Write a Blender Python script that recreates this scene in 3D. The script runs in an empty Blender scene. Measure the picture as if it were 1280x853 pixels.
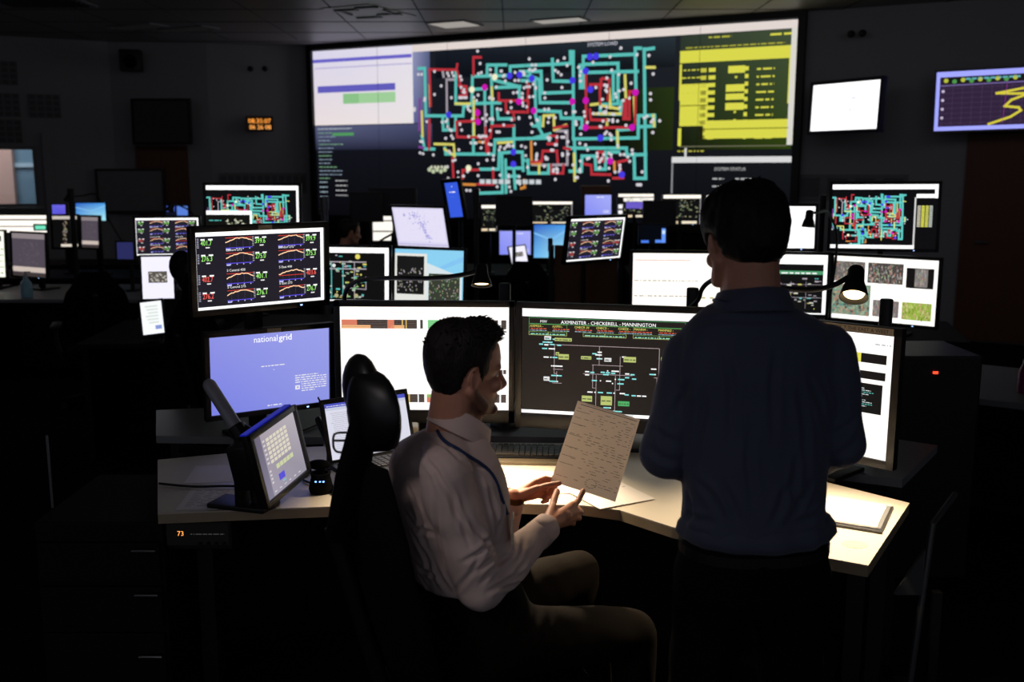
import bpy, bmesh, math, random
import numpy as np
from mathutils import Vector, Matrix, noise
from mathutils.bvhtree import BVHTree
random.seed(7)
scene = bpy.context.scene
C = bpy.data.collections.new('control_room'); scene.collection.children.link(C)
R_ = math.radians
# ------------------------------------------------------------------ camera frame (35 mm lens, 1.78 m high)
FP = 1244.4; TH = R_(9.76); CAMH = 1.78
FW = Vector((0, math.cos(TH), -math.sin(TH))); UP = Vector((0, math.sin(TH), math.cos(TH)))
def at(px, py, Y):
    r = Vector(((px-640)/FP, 0, 0)) + UP*((426.5-py)/FP) + FW
    return Vector((0, 0, CAMH)) + r*(Y/r.y)
def atz(px, py, z):
    r = Vector(((px-640)/FP, 0, 0)) + UP*((426.5-py)/FP) + FW
    return Vector((0, 0, CAMH)) + r*((z-CAMH)/r.z)
# ------------------------------------------------------------------ materials
def lin(c): return tuple((x/12.92 if x <= .04045 else ((x+.055)/1.055)**2.4) for x in c)
MATS = {}
def mat(name, col, rough=.6, metal=0, noise_amt=.15, scale=12, bump=0, bscale=60, spec=.5, emis=None, estr=0, sheen=0, trans=0, alpha=1, coat=0, srgb=True, stretch=None):
    if name in MATS: return MATS[name]
    m = bpy.data.materials.new(name); m.use_nodes = True; nt = m.node_tree; b = nt.nodes['Principled BSDF']
    c = lin(col) if srgb else col
    tc = nt.nodes.new('ShaderNodeTexCoord'); mp = nt.nodes.new('ShaderNodeMapping'); nt.links.new(tc.outputs['Object'], mp.inputs[0])
    if stretch: mp.inputs['Scale'].default_value = stretch
    nz = nt.nodes.new('ShaderNodeTexNoise'); nz.inputs['Scale'].default_value = scale; nz.inputs['Detail'].default_value = 5
    nt.links.new(mp.outputs[0], nz.inputs['Vector'])
    mx = nt.nodes.new('ShaderNodeMix'); mx.data_type = 'RGBA'
    mx.inputs[6].default_value = (*[x*(1-noise_amt) for x in c], 1); mx.inputs[7].default_value = (*[min(1, x*(1+noise_amt)) for x in c], 1)
    nt.links.new(nz.outputs['Fac'], mx.inputs[0]); nt.links.new(mx.outputs[2], b.inputs['Base Color'])
    b.inputs['Roughness'].default_value = rough; b.inputs['Metallic'].default_value = metal
    b.inputs['Specular IOR Level'].default_value = spec
    if sheen: b.inputs['Sheen Weight'].default_value = sheen
    if coat: b.inputs['Coat Weight'].default_value = coat
    if trans: b.inputs['Transmission Weight'].default_value = trans
    if alpha < 1: b.inputs['Alpha'].default_value = alpha
    if emis: b.inputs['Emission Color'].default_value = (*lin(emis), 1); b.inputs['Emission Strength'].default_value = estr
    if bump:
        n2 = nt.nodes.new('ShaderNodeTexNoise'); n2.inputs['Scale'].default_value = bscale; n2.inputs['Detail'].default_value = 6
        nt.links.new(mp.outputs[0], n2.inputs['Vector'])
        bp = nt.nodes.new('ShaderNodeBump'); bp.inputs['Strength'].default_value = bump; bp.inputs['Distance'].default_value = .01
        nt.links.new(n2.outputs['Fac'], bp.inputs['Height']); nt.links.new(bp.outputs[0], b.inputs['Normal'])
    MATS[name] = m; return m
BLACK = mat('black_plastic', (.07, .07, .075), .45, spec=.35)
BEZEL = mat('bezel_plastic', (.085, .08, .08), .4, spec=.4)
DARKM = mat('dark_metal', (.16, .16, .17), .45, .6)
GREYM = mat('grey_metal', (.45, .45, .46), .4, .7)
CHROME = mat('chrome', (.8, .8, .8), .18, 1)
GREYP = mat('grey_plastic', (.5, .5, .52), .5)
PALE = mat('pale_plastic', (.72, .72, .74), .45)
LAMIN = mat('desk_laminate', (.80, .76, .69), .38, noise_amt=.05, bump=.02)
EDGE = mat('desk_edge', (.62, .56, .46), .45, noise_amt=.08)
DESKD = mat('dark_desk_panel', (.05, .05, .055), .7, spec=.2)
DESKG = mat('grey_desk_top', (.42, .42, .43), .5, noise_amt=.08)
FABRIC = mat('black_fabric', (.045, .045, .05), .95, bump=.25, bscale=300, spec=.1)
CARPET = mat('carpet', (.10, .10, .11), 1, noise_amt=.4, scale=250, bump=.5, bscale=500, spec=.05)
WALLM = mat('wall_paint', (.56, .55, .56), .85, noise_amt=.05, scale=1.5, bump=.05, bscale=120, spec=.2)
CEILM = mat('ceiling_paint', (.55, .53, .53), .45, noise_amt=.08, scale=2, bump=.04, bscale=30)
WOODD = mat('dark_wood', (.36, .19, .10), .6, noise_amt=.35, scale=6, stretch=(8, 8, .7))
WOODW = mat('warm_wood', (.42, .27, .17), .6, noise_amt=.2, scale=6, stretch=(1, 1, .5))
PAPER = mat('paper', (.88, .85, .82), .8, noise_amt=.03)
INK = mat('ink', (.22, .2, .22), .9)
SKIN = mat('skin', (.78, .55, .45), .55, noise_amt=.12, scale=30, bump=.06, bscale=180, spec=.35)
STRIP = mat('label_strip', (.62, .56, .48), .6)
def emit(name, col, s):
    return mat(name, (0.02, .02, .02), .5, emis=col, estr=s)
def screen_mat():
    m = bpy.data.materials.new('screen_picture'); m.use_nodes = True; nt = m.node_tree; nt.nodes.clear()
    a = nt.nodes.new('ShaderNodeAttribute'); a.attribute_name = 'Pic'
    e = nt.nodes.new('ShaderNodeEmission'); o = nt.nodes.new('ShaderNodeOutputMaterial')
    g = nt.nodes.new('ShaderNodeBsdfGlossy'); g.inputs['Roughness'].default_value = .35; g.inputs['Color'].default_value = (.012, .012, .012, 1)
    ad = nt.nodes.new('ShaderNodeAddShader')
    nt.links.new(a.outputs['Color'], e.inputs['Color']); nt.links.new(e.outputs[0], ad.inputs[0]); nt.links.new(g.outputs[0], ad.inputs[1])
    nt.links.new(ad.outputs[0], o.inputs['Surface']); return m
SCREEN = screen_mat()
# ------------------------------------------------------------------ mesh builder
class MB:
    def __init__(s): s.bm = bmesh.new(); s.mi = 0
    def _x(s, vs, M):
        if M is not None: bmesh.ops.transform(s.bm, matrix=M, verts=vs)
    def _fm(s, fs):
        for f in fs: f.material_index = s.mi
    def box(s, c, d, M=None, bev=0):
        r = bmesh.ops.create_cube(s.bm, size=1); vs = r['verts']
        bmesh.ops.scale(s.bm, vec=Vector(d), verts=vs)
        if bev:
            es = list({e for v in vs for e in v.link_edges})
            q = bmesh.ops.bevel(s.bm, geom=es, offset=bev, segments=2, profile=.6, affect='EDGES')
            vs = list({v for f in q['faces'] for v in f.verts} | {v for v in vs if v.is_valid})
        bmesh.ops.translate(s.bm, vec=Vector(c), verts=vs); s._fm({f for v in vs for f in v.link_faces}); s._x(vs, M); return s
    def lathe(s, prof, M=None, seg=20, sx=1, sy=1):
        rings = []
        for r, z in prof:
            rings.append([s.bm.verts.new((r*sx*math.cos(2*math.pi*i/seg), r*sy*math.sin(2*math.pi*i/seg), z)) for i in range(seg)])
        fs = []
        for a, b in zip(rings, rings[1:]):
            for i in range(seg): fs.append(s.bm.faces.new((a[i], a[(i+1) % seg], b[(i+1) % seg], b[i])))
        if prof[0][0] > 1e-5: fs.append(s.bm.faces.new(rings[0][::-1]))
        if prof[-1][0] > 1e-5: fs.append(s.bm.faces.new(rings[-1]))
        s._fm(fs); s._x([v for r in rings for v in r], M)
        return s
    def cap(s, p0, p1, r0, r1=None, seg=14, flat=None):
        r1 = r0 if r1 is None else r1
        p0 = Vector(p0); p1 = Vector(p1); d = p1-p0; L = max(d.length, 1e-4)
        prof = [(max(1e-5, r0*math.sin(a)), -r0*math.cos(a)) for a in [math.pi/2*k/4 for k in range(5)]]
        prof += [(max(1e-5, r1*math.cos(a)), L+r1*math.sin(a)) for a in [math.pi/2*k/4 for k in range(5)]]
        q = d.to_track_quat('Z', 'Y').to_matrix().to_4x4()
        return s.lathe(prof, Matrix.Translation(p0) @ q, seg, *(flat or (1, 1)))
    def cyl(s, p0, p1, r0, r1=None, seg=16):
        r1 = r0 if r1 is None else r1; p0 = Vector(p0); p1 = Vector(p1); d = p1-p0
        return s.lathe([(r0, 0), (r1, d.length)], Matrix.Translation(p0) @ d.to_track_quat('Z', 'Y').to_matrix().to_4x4(), seg)
    def ell(s, c, r, rot=None, seg=18):
        prof = [(max(1e-5, math.sin(math.pi*k/10)), -math.cos(math.pi*k/10)) for k in range(11)]
        M = Matrix.Translation(Vector(c)) @ (rot.to_4x4() if rot else Matrix()) @ Matrix.Diagonal((*r, 1))
        return s.lathe(prof, M, seg)
    def tube(s, pts, r, seg=8, M=None, flat=None, smooth_n=0):
        pts = [Vector(p) for p in pts]
        for _ in range(smooth_n):
            q = [pts[0]]
            for a, b in zip(pts, pts[1:]): q += [a*.75+b*.25, a*.25+b*.75]
            pts = q+[pts[-1]]
        rs = r if isinstance(r, (list, tuple)) else [r]*len(pts)
        if len(rs) != len(pts): rs = list(np.interp(np.linspace(0, 1, len(pts)), np.linspace(0, 1, len(rs)), rs))
        T = (pts[1]-pts[0]).normalized(); N = T.orthogonal().normalized(); rings = []
        for i, p in enumerate(pts):
            t = (pts[min(i+1, len(pts)-1)]-pts[max(i-1, 0)]).normalized()
            N = (N-t*N.dot(t)).normalized(); B = t.cross(N); fx, fy = flat or (1, 1)
            rings.append([s.bm.verts.new(p+(N*math.cos(2*math.pi*k/seg)*fx+B*math.sin(2*math.pi*k/seg)*fy)*rs[i]) for k in range(seg)])
        fs = []
        for a, b in zip(rings, rings[1:]):
            for i in range(seg): fs.append(s.bm.faces.new((a[i], a[(i+1) % seg], b[(i+1) % seg], b[i])))
        fs.append(s.bm.faces.new(rings[0][::-1])); fs.append(s.bm.faces.new(rings[-1])); s._fm(fs)
        s._x([v for r in rings for v in r], M); return s
    def prism(s, poly, z0, z1, M=None):
        a = [s.bm.verts.new((x, y, z0)) for x, y in poly]; b = [s.bm.verts.new((x, y, z1)) for x, y in poly]; n = len(poly)
        fs = [s.bm.faces.new(a[::-1]), s.bm.faces.new(b)]
        for i in range(n): fs.append(s.bm.faces.new((a[i], a[(i+1) % n], b[(i+1) % n], b[i])))
        s._fm(fs); s._x(a+b, M); return s
    def loft(s, rings, close=True):
        rr = [[s.bm.verts.new(p) for p in r] for r in rings]; n = len(rr[0]); fs = []
        for a, b in zip(rr, rr[1:]):
            for i in range(n): fs.append(s.bm.faces.new((a[i], a[(i+1) % n], b[(i+1) % n], b[i])))
        if close: fs.append(s.bm.faces.new(rr[0][::-1])); fs.append(s.bm.faces.new(rr[-1]))
        s._fm(fs); return s
    def build(s, name, m, parent=None, loc=None, smooth=False, world=False):
        bmesh.ops.recalc_face_normals(s.bm, faces=s.bm.faces)
        me = bpy.data.meshes.new(name); s.bm.to_mesh(me); s.bm.free()
        return link(name, me, m, parent, loc, smooth, world)
def link(name, me, m, parent=None, loc=None, smooth=False, world=False):
    for x in (m if isinstance(m, (list, tuple)) else [m]): me.materials.append(x)
    if smooth:
        me.polygons.foreach_set('use_smooth', [True]*len(me.polygons))
    o = bpy.data.objects.new(name, me); C.objects.link(o)
    if world and parent is not None: me.transform(wm(parent).inverted())
    if loc is not None: o.location = loc
    if parent is not None: o.parent = parent
    return o
def wm(o):
    M = o.matrix_basis.copy()
    while o.parent: o = o.parent; M = o.matrix_basis @ M
    return M
def auto(o, ang=40):
    me = o.data; me.polygons.foreach_set('use_smooth', [True]*len(me.polygons))
    try: me.set_sharp_from_angle(angle=R_(ang))
    except Exception: pass
    return o
def tag(o, label, cat, group=None, kind=None):
    if label: o['label'] = label
    if cat: o['category'] = cat
    if group: o['group'] = group
    if kind: o['kind'] = kind
    return o
def thing(name, label, cat, loc=(0, 0, 0), rz=0, group=None):
    o = bpy.data.objects.new(name, None); C.objects.link(o); o.empty_display_size = .1
    o.location = loc; o.rotation_euler = (0, 0, rz); return tag(o, label, cat, group)
def struct(name, mb, m): return tag(mb.build(name, m), None, None, None, 'structure')
# ------------------------------------------------------------------ text glyph cache
TXT = {}
def text_mesh(t):
    if t in TXT: return TXT[t]
    cu = bpy.data.curves.new('t', 'FONT'); cu.body = t; cu.resolution_u = 2; cu.align_x = 'LEFT'
    o = bpy.data.objects.new('t', cu); scene.collection.objects.link(o); bpy.context.view_layer.update()
    me = bpy.data.meshes.new_from_object(o.evaluated_get(bpy.context.evaluated_depsgraph_get()))
    vs = [v.co.copy() for v in me.vertices]; fs = [tuple(p.vertices) for p in me.polygons]
    bpy.data.objects.remove(o); bpy.data.curves.remove(cu); bpy.data.meshes.remove(me)
    x0 = min((v.x for v in vs), default=0); x1 = max((v.x for v in vs), default=1)
    TXT[t] = (vs, fs, x0, x1); return TXT[t]
class Canvas:
    """flat picture on a screen: u right 0..1, v down 0..1, colour stored per face corner"""
    def __init__(s, w, h, gain=1., eps=.0003): s.w, s.h, s.g, s.eps = w, h, gain, eps; s.v = []; s.f = []; s.c = []; s.L = 0
    def P(s, u, v): return ((u-.5)*s.w, -s.L*s.eps, (.5-v)*s.h)
    def poly(s, pts, col, g=1):
        b = len(s.v); s.v += [s.P(*p) for p in pts]; s.f.append(tuple(range(b, b+len(pts)))); s.c.append([(*[x*s.g*g for x in lin(col)], 1)]*len(pts))
    def grad(s, u0, v0, u1, v1, ctl, ctr, cbr, cbl):
        b = len(s.v); s.v += [s.P(u0, v0), s.P(u1, v0), s.P(u1, v1), s.P(u0, v1)]; s.f.append((b, b+1, b+2, b+3)); s.c.append([(*[x*s.g for x in lin(c)], 1) for c in (ctl, ctr, cbr, cbl)])
    def rect(s, u0, v0, u1, v1, col, g=1): s.poly([(u0, v0), (u1, v0), (u1, v1), (u0, v1)], col, g)
    def up(s, n=1): s.L += n
    def line(s, pts, wd, col, g=1):      # wd in metres
        for (a, b), (c, d) in zip(pts, pts[1:]):
            x0, y0, x1, y1 = a*s.w, b*s.h, c*s.w, d*s.h; L = math.hypot(x1-x0, y1-y0) or 1e-6
            ex, ey = (x1-x0)/L*wd/2, (y1-y0)/L*wd/2; nx, ny = -ey, ex
            q = [(x0-ex+nx, y0-ey+ny), (x1+ex+nx, y1+ey+ny), (x1+ex-nx, y1+ey-ny), (x0-ex-nx, y0-ey-ny)]
            s.poly([(x/s.w, y/s.h) for x, y in q], col, g)
    def dot(s, u, v, r, col, g=1, n=8): s.poly([(u+r*math.cos(6.283*k/n)/s.w, v+r*math.sin(6.283*k/n)/s.h) for k in range(n)], col, g)
    def text(s, t, u, v, size, col, g=1, width=None, align='l'):   # u,v = baseline left; size in metres
        vs, fs, x0, x1 = text_mesh(t); sx = size
        if width: sx = width/max(x1-x0, 1e-3)
        off = -x0 if align == 'l' else -(x0+x1)/2
        b = len(s.v)
        s.v += [((u-.5)*s.w+(p.x+off)*sx, -s.L*s.eps, (.5-v)*s.h+p.y*size) for p in vs]
        cc = (*[x*s.g*g for x in lin(col)], 1)
        for f in fs: s.f.append(tuple(i+b for i in f)); s.c.append([cc]*len(f))
    def scrib(s, u0, v, u1, size, col, g=1, rnd=None):  # unreadable small print: dashes
        rnd = rnd or random; u = u0
        while u < u1:
            d = rnd.uniform(.6, 3.2)*size/s.w; s.rect(u, v-size*.55/s.h, min(u+d, u1), v, col, g); u += d+size*.6/s.w
    def mesh(s, M=None):
        me = bpy.data.meshes.new('screen'); me.from_pydata(s.v, [], s.f)
        if M is not None: me.transform(M)
        a = me.color_attributes.new('Pic', 'FLOAT_COLOR', 'CORNER')
        a.data.foreach_set('color', [x for f in s.c for c in f for x in c]); return me
NET={'T':[[.267,.14,.281,.141,.282,.409,.367,.415,.369,.365,.387,.355,.389,.199,.471,.204],[.321,.412,.322,.492,.349,.493,.351,.414],[.331,.412,.333,.469],[.272,.524,.278,.599,.3,.6],[.325,.595,.327,.629,.436,.632,.438,.553,.479,.549,.556,.547],[.352,.167,.351,.346,.387,.352],[.421,.198,.422,.141,.462,.146],[.441,.144,.441,.206],[.471,.209,.471,.155,.513,.155,.6,.156],[.49,.201,.517,.215,.532,.233,.533,.302,.534,.356,.602,.362],[.492,.185,.536,.19,.538,.306,.601,.306],[.496,.234,.524,.237,.525,.426,.53,.481],[.559,.13,.561,.244,.601,.251],[.595,.095,.596,.156],[.601,.096,.603,.554,.727,.554],[.621,.123,.724,.127],[.621,.123,.622,.285,.616,.284,.615,.169,.627,.165,.689,.168,.69,.375],[.627,.207,.726,.214],[.721,.097,.724,.306],[.731,.098,.723,.097],[.738,.104,.746,.764,.725,.764,.723,.638],[.755,.102,.742,.105],[.73,.44,.76,.44,.76,.494,.732,.497],[.73,.44,.73,.554],[.601,.603,.708,.606,.709,.642,.745,.64],[.597,.727,.62,.727,.621,.646,.647,.647,.649,.716,.668,.716,.668,.626,.693,.626],[.605,.554,.608,.727],[.431,.221,.432,.464],[.431,.221,.49,.266,.491,.336],[.416,.263,.416,.352],[.383,.271,.419,.269],[.383,.349,.449,.349],[.443,.387,.445,.437,.479,.439],[.53,.399,.576,.408,.578,.442,.616,.445],[.391,.361,.39,.625],[.44,.266,.492,.266],[.447,.632,.446,.716,.405,.716],[.453,.632,.454,.846,.395,.853],[.447,.626,.479,.621,.497,.622,.499,.722],[.461,.666,.462,.845],[.462,.71,.497,.71],[.462,.755,.488,.755],[.479,.478,.479,.621],[.509,.666,.51,.738,.552,.738,.553,.694],[.501,.666,.509,.672],[.534,.437,.535,.481,.52,.48],[.522,.546,.555,.525],[.591,.602,.601,.603],[.53,.481,.539,.525],[.689,.375,.656,.377,.656,.425,.695,.429,.697,.365],[.692,.511,.717,.507],[.69,.511,.691,.595],[.617,.496,.629,.497],[.602,.444,.62,.448,.62,.486],[.513,.177,.513,.204],[.68,.214,.681,.353],[.731,.764,.742,.764],[.479,.722,.482,.822]],
'R':[[.294,.353,.293,.149,.354,.159,.356,.129],[.356,.168,.366,.28,.374,.292],[.359,.246,.376,.254,.376,.304,.361,.302],[.392,.194,.392,.095,.408,.098],[.447,.299,.447,.338,.509,.343,.51,.257],[.462,.345,.463,.4,.509,.405,.51,.349],[.479,.406,.479,.445],[.353,.448,.354,.533,.429,.54,.431,.475,.479,.478],[.356,.448,.398,.445],[.398,.384,.401,.44],[.291,.433,.289,.6],[.343,.653,.345,.768],[.366,.767,.366,.722,.402,.719],[.434,.722,.435,.801,.4,.801],[.423,.553,.425,.62],[.627,.202,.629,.486],[.636,.297,.636,.271,.665,.274],[.655,.273,.656,.372],[.661,.242,.673,.249,.671,.353],[.657,.247,.657,.289],[.702,.376,.702,.454,.713,.455,.712,.315,.723,.318],[.706,.356,.707,.449],[.724,.326,.724,.481],[.627,.495,.719,.5],[.636,.402,.638,.455,.668,.459],[.555,.536,.57,.537,.569,.58,.551,.579],[.539,.667,.541,.617,.57,.618,.572,.678],[.518,.677,.539,.672],[.558,.694,.559,.738,.583,.738,.584,.694],[.585,.602,.597,.608],[.626,.689,.64,.695,.641,.743,.678,.745],[.653,.625,.654,.673,.664,.674,.663,.626,.653,.625],[.684,.764,.703,.762,.693,.679,.709,.669],[.564,.493,.59,.484],[.418,.485,.42,.62]],
'Y':[[.292,.239,.293,.353],[.273,.385,.274,.524],[.302,.571,.346,.575,.348,.641,.325,.601],[.392,.333,.392,.535,.383,.534],[.432,.265,.433,.331],[.392,.535,.414,.536],[.541,.481,.542,.427,.563,.426,.564,.504,.588,.479],[.644,.424,.695,.427],[.66,.383,.691,.401],[.673,.295,.676,.395],[.703,.232,.706,.376],[.721,.347,.724,.46],[.638,.376,.656,.372],[.605,.635,.607,.776],[.758,.44,.76,.494],[.743,.196,.758,.198],[.69,.521,.692,.6],[.533,.7,.533,.738],[.351,.346,.383,.349],[.445,.57,.475,.566],[.67,.457,.67,.494]],
'O':[[.368,.802,.393,.804],[.516,.567,.517,.683,.535,.686],[.495,.822,.503,.816,.501,.777],[.685,.679,.686,.722],[.403,.563,.42,.566]],
'G':[[.322,.164,.324,.192],[.331,.401,.331,.209,.35,.212],[.416,.346,.417,.558],[.568,.51,.59,.511,.591,.691,.552,.694,.518,.691],[.432,.475,.479,.478]],
'V':[[.269,.316,.267,.489],[.267,.587,.276,.593]]}
DOT={'M':[(.417,.263),(.401,.401),(.402,.451),(.491,.347),(.522,.399),(.601,.357),(.628,.354),(.628,.495),(.719,.5),(.724,.321),(.678,.674)],
'B':[(.336,.407),(.471,.206),(.492,.204),(.518,.226),(.601,.246),(.635,.128),(.647,.127),(.627,.2),(.637,.297),(.479,.621),(.479,.688),(.658,.551),(.701,.745)],
'W':[(.439,.209),(.389,.272),(.38,.71)]}
TEAL = (.36, .76, .73); RED = (.74, .20, .24); YEL = (.86, .83, .42); ORA = (.85, .55, .25); GRY = (.66, .62, .66); VIO = (.5, .25, .6)
WHT = (1, 1, 1); BLK = (.09, .08, .09)
def netmap(c, u0, v0, u1, v1, lw, g=1, dots=300, su0=.26, su1=.80, sv0=.0, sv1=.87, tl=1.15):
    f = lambda u, v: (u0+(u-su0)/(su1-su0)*(u1-u0), v0+(v-sv0)/(sv1-sv0)*(v1-v0))
    rn = random.Random(5); allp = []
    for k, col in (('G', GRY), ('T', TEAL), ('O', ORA), ('Y', YEL), ('R', RED), ('V', VIO)):
        for pl in NET[k]:
            p = [f(pl[i], pl[i+1]) for i in range(0, len(pl), 2)]; allp += list(zip(p, p[1:])); c.line(p, lw*(tl if k == 'T' else .95), col, g)
        c.up()
    for k in range(dots):
        a, b = rn.choice(allp); t = rn.random(); o = rn.choice((-1, 1))*lw*2.2
        vert = abs(a[1]-b[1])*c.h > abs(a[0]-b[0])*c.w
        c.dot(a[0]+(b[0]-a[0])*t+(o/c.w if vert else 0), a[1]+(b[1]-a[1])*t+(0 if vert else o/c.h), lw*.62, (.85, .83, .86), g, 6)
    c.up()
    for k, col in (('M', (.85, .1, .75)), ('B', (.3, .25, .95)), ('W', (1, 1, .85))):
        for p in DOT[k]: c.dot(*f(*p), lw*1.25, col, g*.9)
def scr_wall(c):
    c.grad(0, 0, 1, 1, (.12, .13, .17), (.13, .15, .17), (.05, .055, .07), (.04, .04, .06)); c.up()
    c.grad(.245, .04, .287, .45, (.62, .64, .80), (.36, .40, .55), (.20, .22, .36), (.42, .45, .66))
    c.grad(0, .455, .29, .60, (.38, .40, .54), (.30, .32, .46), (.13, .14, .22), (.16, .17, .26))
    c.grad(.30, .05, .79, .20, (.10, .12, .16), (.17, .21, .24), (.08, .10, .12), (.05, .06, .09))
    c.grad(.66, .30, .79, .62, (.05, .06, .07), (.16, .22, .08), (.13, .17, .05), (.03, .04, .05))
    c.up(); c.grad(0, .005, .247, .45, (.93, .91, 1), (.97, .95, 1), (1, .97, .97), (1, .95, .95))
    c.rect(.246, .005, 1, .045, (.93, .88, .86), 1.1); c.up()
    c.rect(.0, .055, .245, .075, (.45, .42, .85)); c.rect(.005, .105, .245, .112, (.78, .74, .92)); c.rect(.01, .215, .205, .255, (.42, .40, .80))
    c.rect(.075, .265, .205, .325, (.68, .88, .66)); c.rect(.075, .265, .115, .325, (.55, .80, .55)); c.up()
    for k in range(13): c.scrib(.008, .50+k*.023, .03+.045*random.random(), .022, (.62, .70, .78) if k % 3 else (.55, .75, .6), .9)
    c.scrib(.008, .475, .095, .022, (.8, .85, .85)); c.rect(.045, .497, .1, .515, (.35, .65, .4))
    for k in range(4): c.scrib(.008, .80+k*.03, .028, .022, (.75, .85, .9)); c.scrib(.05, .79+k*.03, .08, .022, (.85, .85, .85))
    netmap(c, .255, .0, .795, .872, .034, 1.15, 340)
    c.text('SYSTEM LOAD', .625, .075, .06, (.9, .9, .95))
    for k in range(9): c.rect(.40+k*.014+(.01 if k > 4 else 0), .775, .411+k*.014+(.01 if k > 4 else 0), .80, (.85, .88, .9))
    for k in range(5): c.dot(.285+k*.009, .72+.01*(k % 2), .03, (.8, .85, .7)); c.dot(.290+k*.008, .705, .02, (.9, .9, .8))
    # yellow schedule table
    Yc = (.93, .92, .33); c.grad(.80, .05, .997, .62, (.20, .24, .20), (.28, .34, .24), (.20, .27, .05), (.07, .09, .04)); c.up()
    c.rect(.80, .125, .992, .185, Yc); c.rect(.80, .19, .804, .37, Yc); c.rect(.988, .13, .992, .40, Yc)
    for k in range(4): c.scrib(.802, .225+k*.038, .84, .03, Yc, .9)
    for k in range(10):
        c.rect(.852, .215+k*.037, .864, .235+k*.037, Yc); c.rect(.838, .215+k*.037, .848, .235+k*.037, Yc, .8 if k < 3 else 0.02)
        c.scrib(.935, .235+k*.037, .965, .035, Yc)
        c.rect(.915, .215+k*.037, .921, .235+k*.037, Yc)
    c.rect(.802, .29, .852, .50, Yc); c.rect(.886, .21, .915, .245, Yc)
    for a, b in ((.30, .335), (.345, .375), (.39, .425)): c.rect(.883, a, .915, b, Yc)
    for k in range(4): c.rect(.898, .26+.09*(k > 1)+k*.04, .902, .27+.09*(k > 1)+k*.04, Yc)
    c.rect(.80, .51, .806, .60, Yc); c.rect(.845, .475, .992, .565, Yc); c.scrib(.80, .63, .85, .03, (.8, .78, .3))
    c.scrib(.85, .07, .89, .03, Yc, .7); c.scrib(.955, .075, .99, .04, Yc); c.scrib(.81, .115, .98, .026, Yc, .6)
    c.up(); c.rect(.846, .515, .992, .52, (.5, .5, .1)); c.rect(.803, .395, .851, .4, (.5, .5, .1)); c.rect(.99, .045, 1, .60, (.93, .92, .88)); c.rect(.803, .60, .99, .606, (.45, .45, .35))
    c.rect(.79, .655, 1, .685, (.92, .92, .92)); c.rect(.79, .685, .793, .99, (.6, .6, .62)); c.rect(.813, .61, .817, .655, (.9, .9, .9))
    c.text('SYSTEM STATUS', .895, .725, .05, (.85, .85, .85), align='c')
    for k in range(4):
        c.scrib(.865, .77+k*.038, .885, .03, (.8, .8, .8)); c.scrib(.905, .77+k*.038, .935, .03, (.8, .8, .8))
    for u in (.165, .33, .5, .667, .835): c.rect(u, .002, u+.0006, 1, (.02, .02, .03))
def scr_charts(c, fine=True):
    c.rect(0, 0, 1, 1, WHT, 1.3); c.up(); c.rect(.006, .055, .974, .965, (.13, .12, .16)); c.up()
    W, H = c.w, c.h
    cells = [(-.16, 0, '401.7', 'g'), (.225, 0, '399.6', 'g'), (.63, 0, '399.9', 'g'), (-.16, 1, '276.3', 'g'), (.225, 1, '275.0', 'g'), (.63, 1, '275.3', 'g'),
             (-.16, 2, '402.7', 'r'), (.225, 2, '401.1', 'g'), (.63, 2, '403.6', 'r'), (-.16, 3, '276.2', 'r'), (.225, 3, '276.1', 'g'), (.63, 3, '276.7', 'g')]
    nm = {(.225, 1): 'Eastern 275', (.63, 1): 'London 275', (.225, 2): 'S Central 400', (.63, 2): 'S East 400', (.225, 3): 'S Central 275', (.63, 3): 'S East 275'}
    vt = [.10, .30, .565, .785]; rn = random.Random(3); lw = H*.008
    for u, r, val, k in cells:
        v = vt[r]; g = (.62, .95, .45) if k == 'g' else (.98, .38, .33)
        if u > 0:
            c.line([(u, v+.115), (u+.2, v+.115)], lw*1.2, (.35, .3, .85), 1.2)
            for j in range(4): c.line([(u+.03+j*.05, v-.02), (u+.03+j*.05, v+.115)], lw*.4, (.3, .3, .42)); c.dot(u+.03+j*.05, v+.13, lw, (.8, .8, 1))
            c.rect(u, v+.125, u+.03, v+.145, (.75, .75, 1))
            c.up(); c.line([(u, v-.015), (u+.2, v-.015)] if r != 2 or u < .5 else [(u, v+.055), (u+.2, v+.055)], lw, (.85, .25, .2))
            pts = [(u+.2*i/14, v+.045-.055*math.sin(min(1, i/8)*1.57)+(.035*max(0, i-10)/4)+rn.uniform(-.006, .006)) for i in range(15)]
            c.line(pts, lw*1.5, (1, .82, .65), 1.2)
            for j in range(6): c.rect(u+.2, v-.02+j*.022, u+.213, v-.012+j*.022, (.75, .75, .8))
            if (u, r) in nm: c.text(nm[(u, r)], u, v-.045, H*.045, WHT)
            uu = u+.222
        else:
            uu = .04
            for j in range(6): c.rect(.012, v-.02+j*.022, .026, v-.012+j*.022, (.75, .75, .85))
        c.rect(uu, v-.015, uu+.03, v+.005, WHT); c.rect(uu+.055, v-.015, uu+.088, v+.005, WHT)
        c.text(val, uu, v+.07, H*.095, g, 1.2, width=.08*W); c.rect(uu+.035, v+.09, uu+.065, v+.105, WHT, .9)
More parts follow.
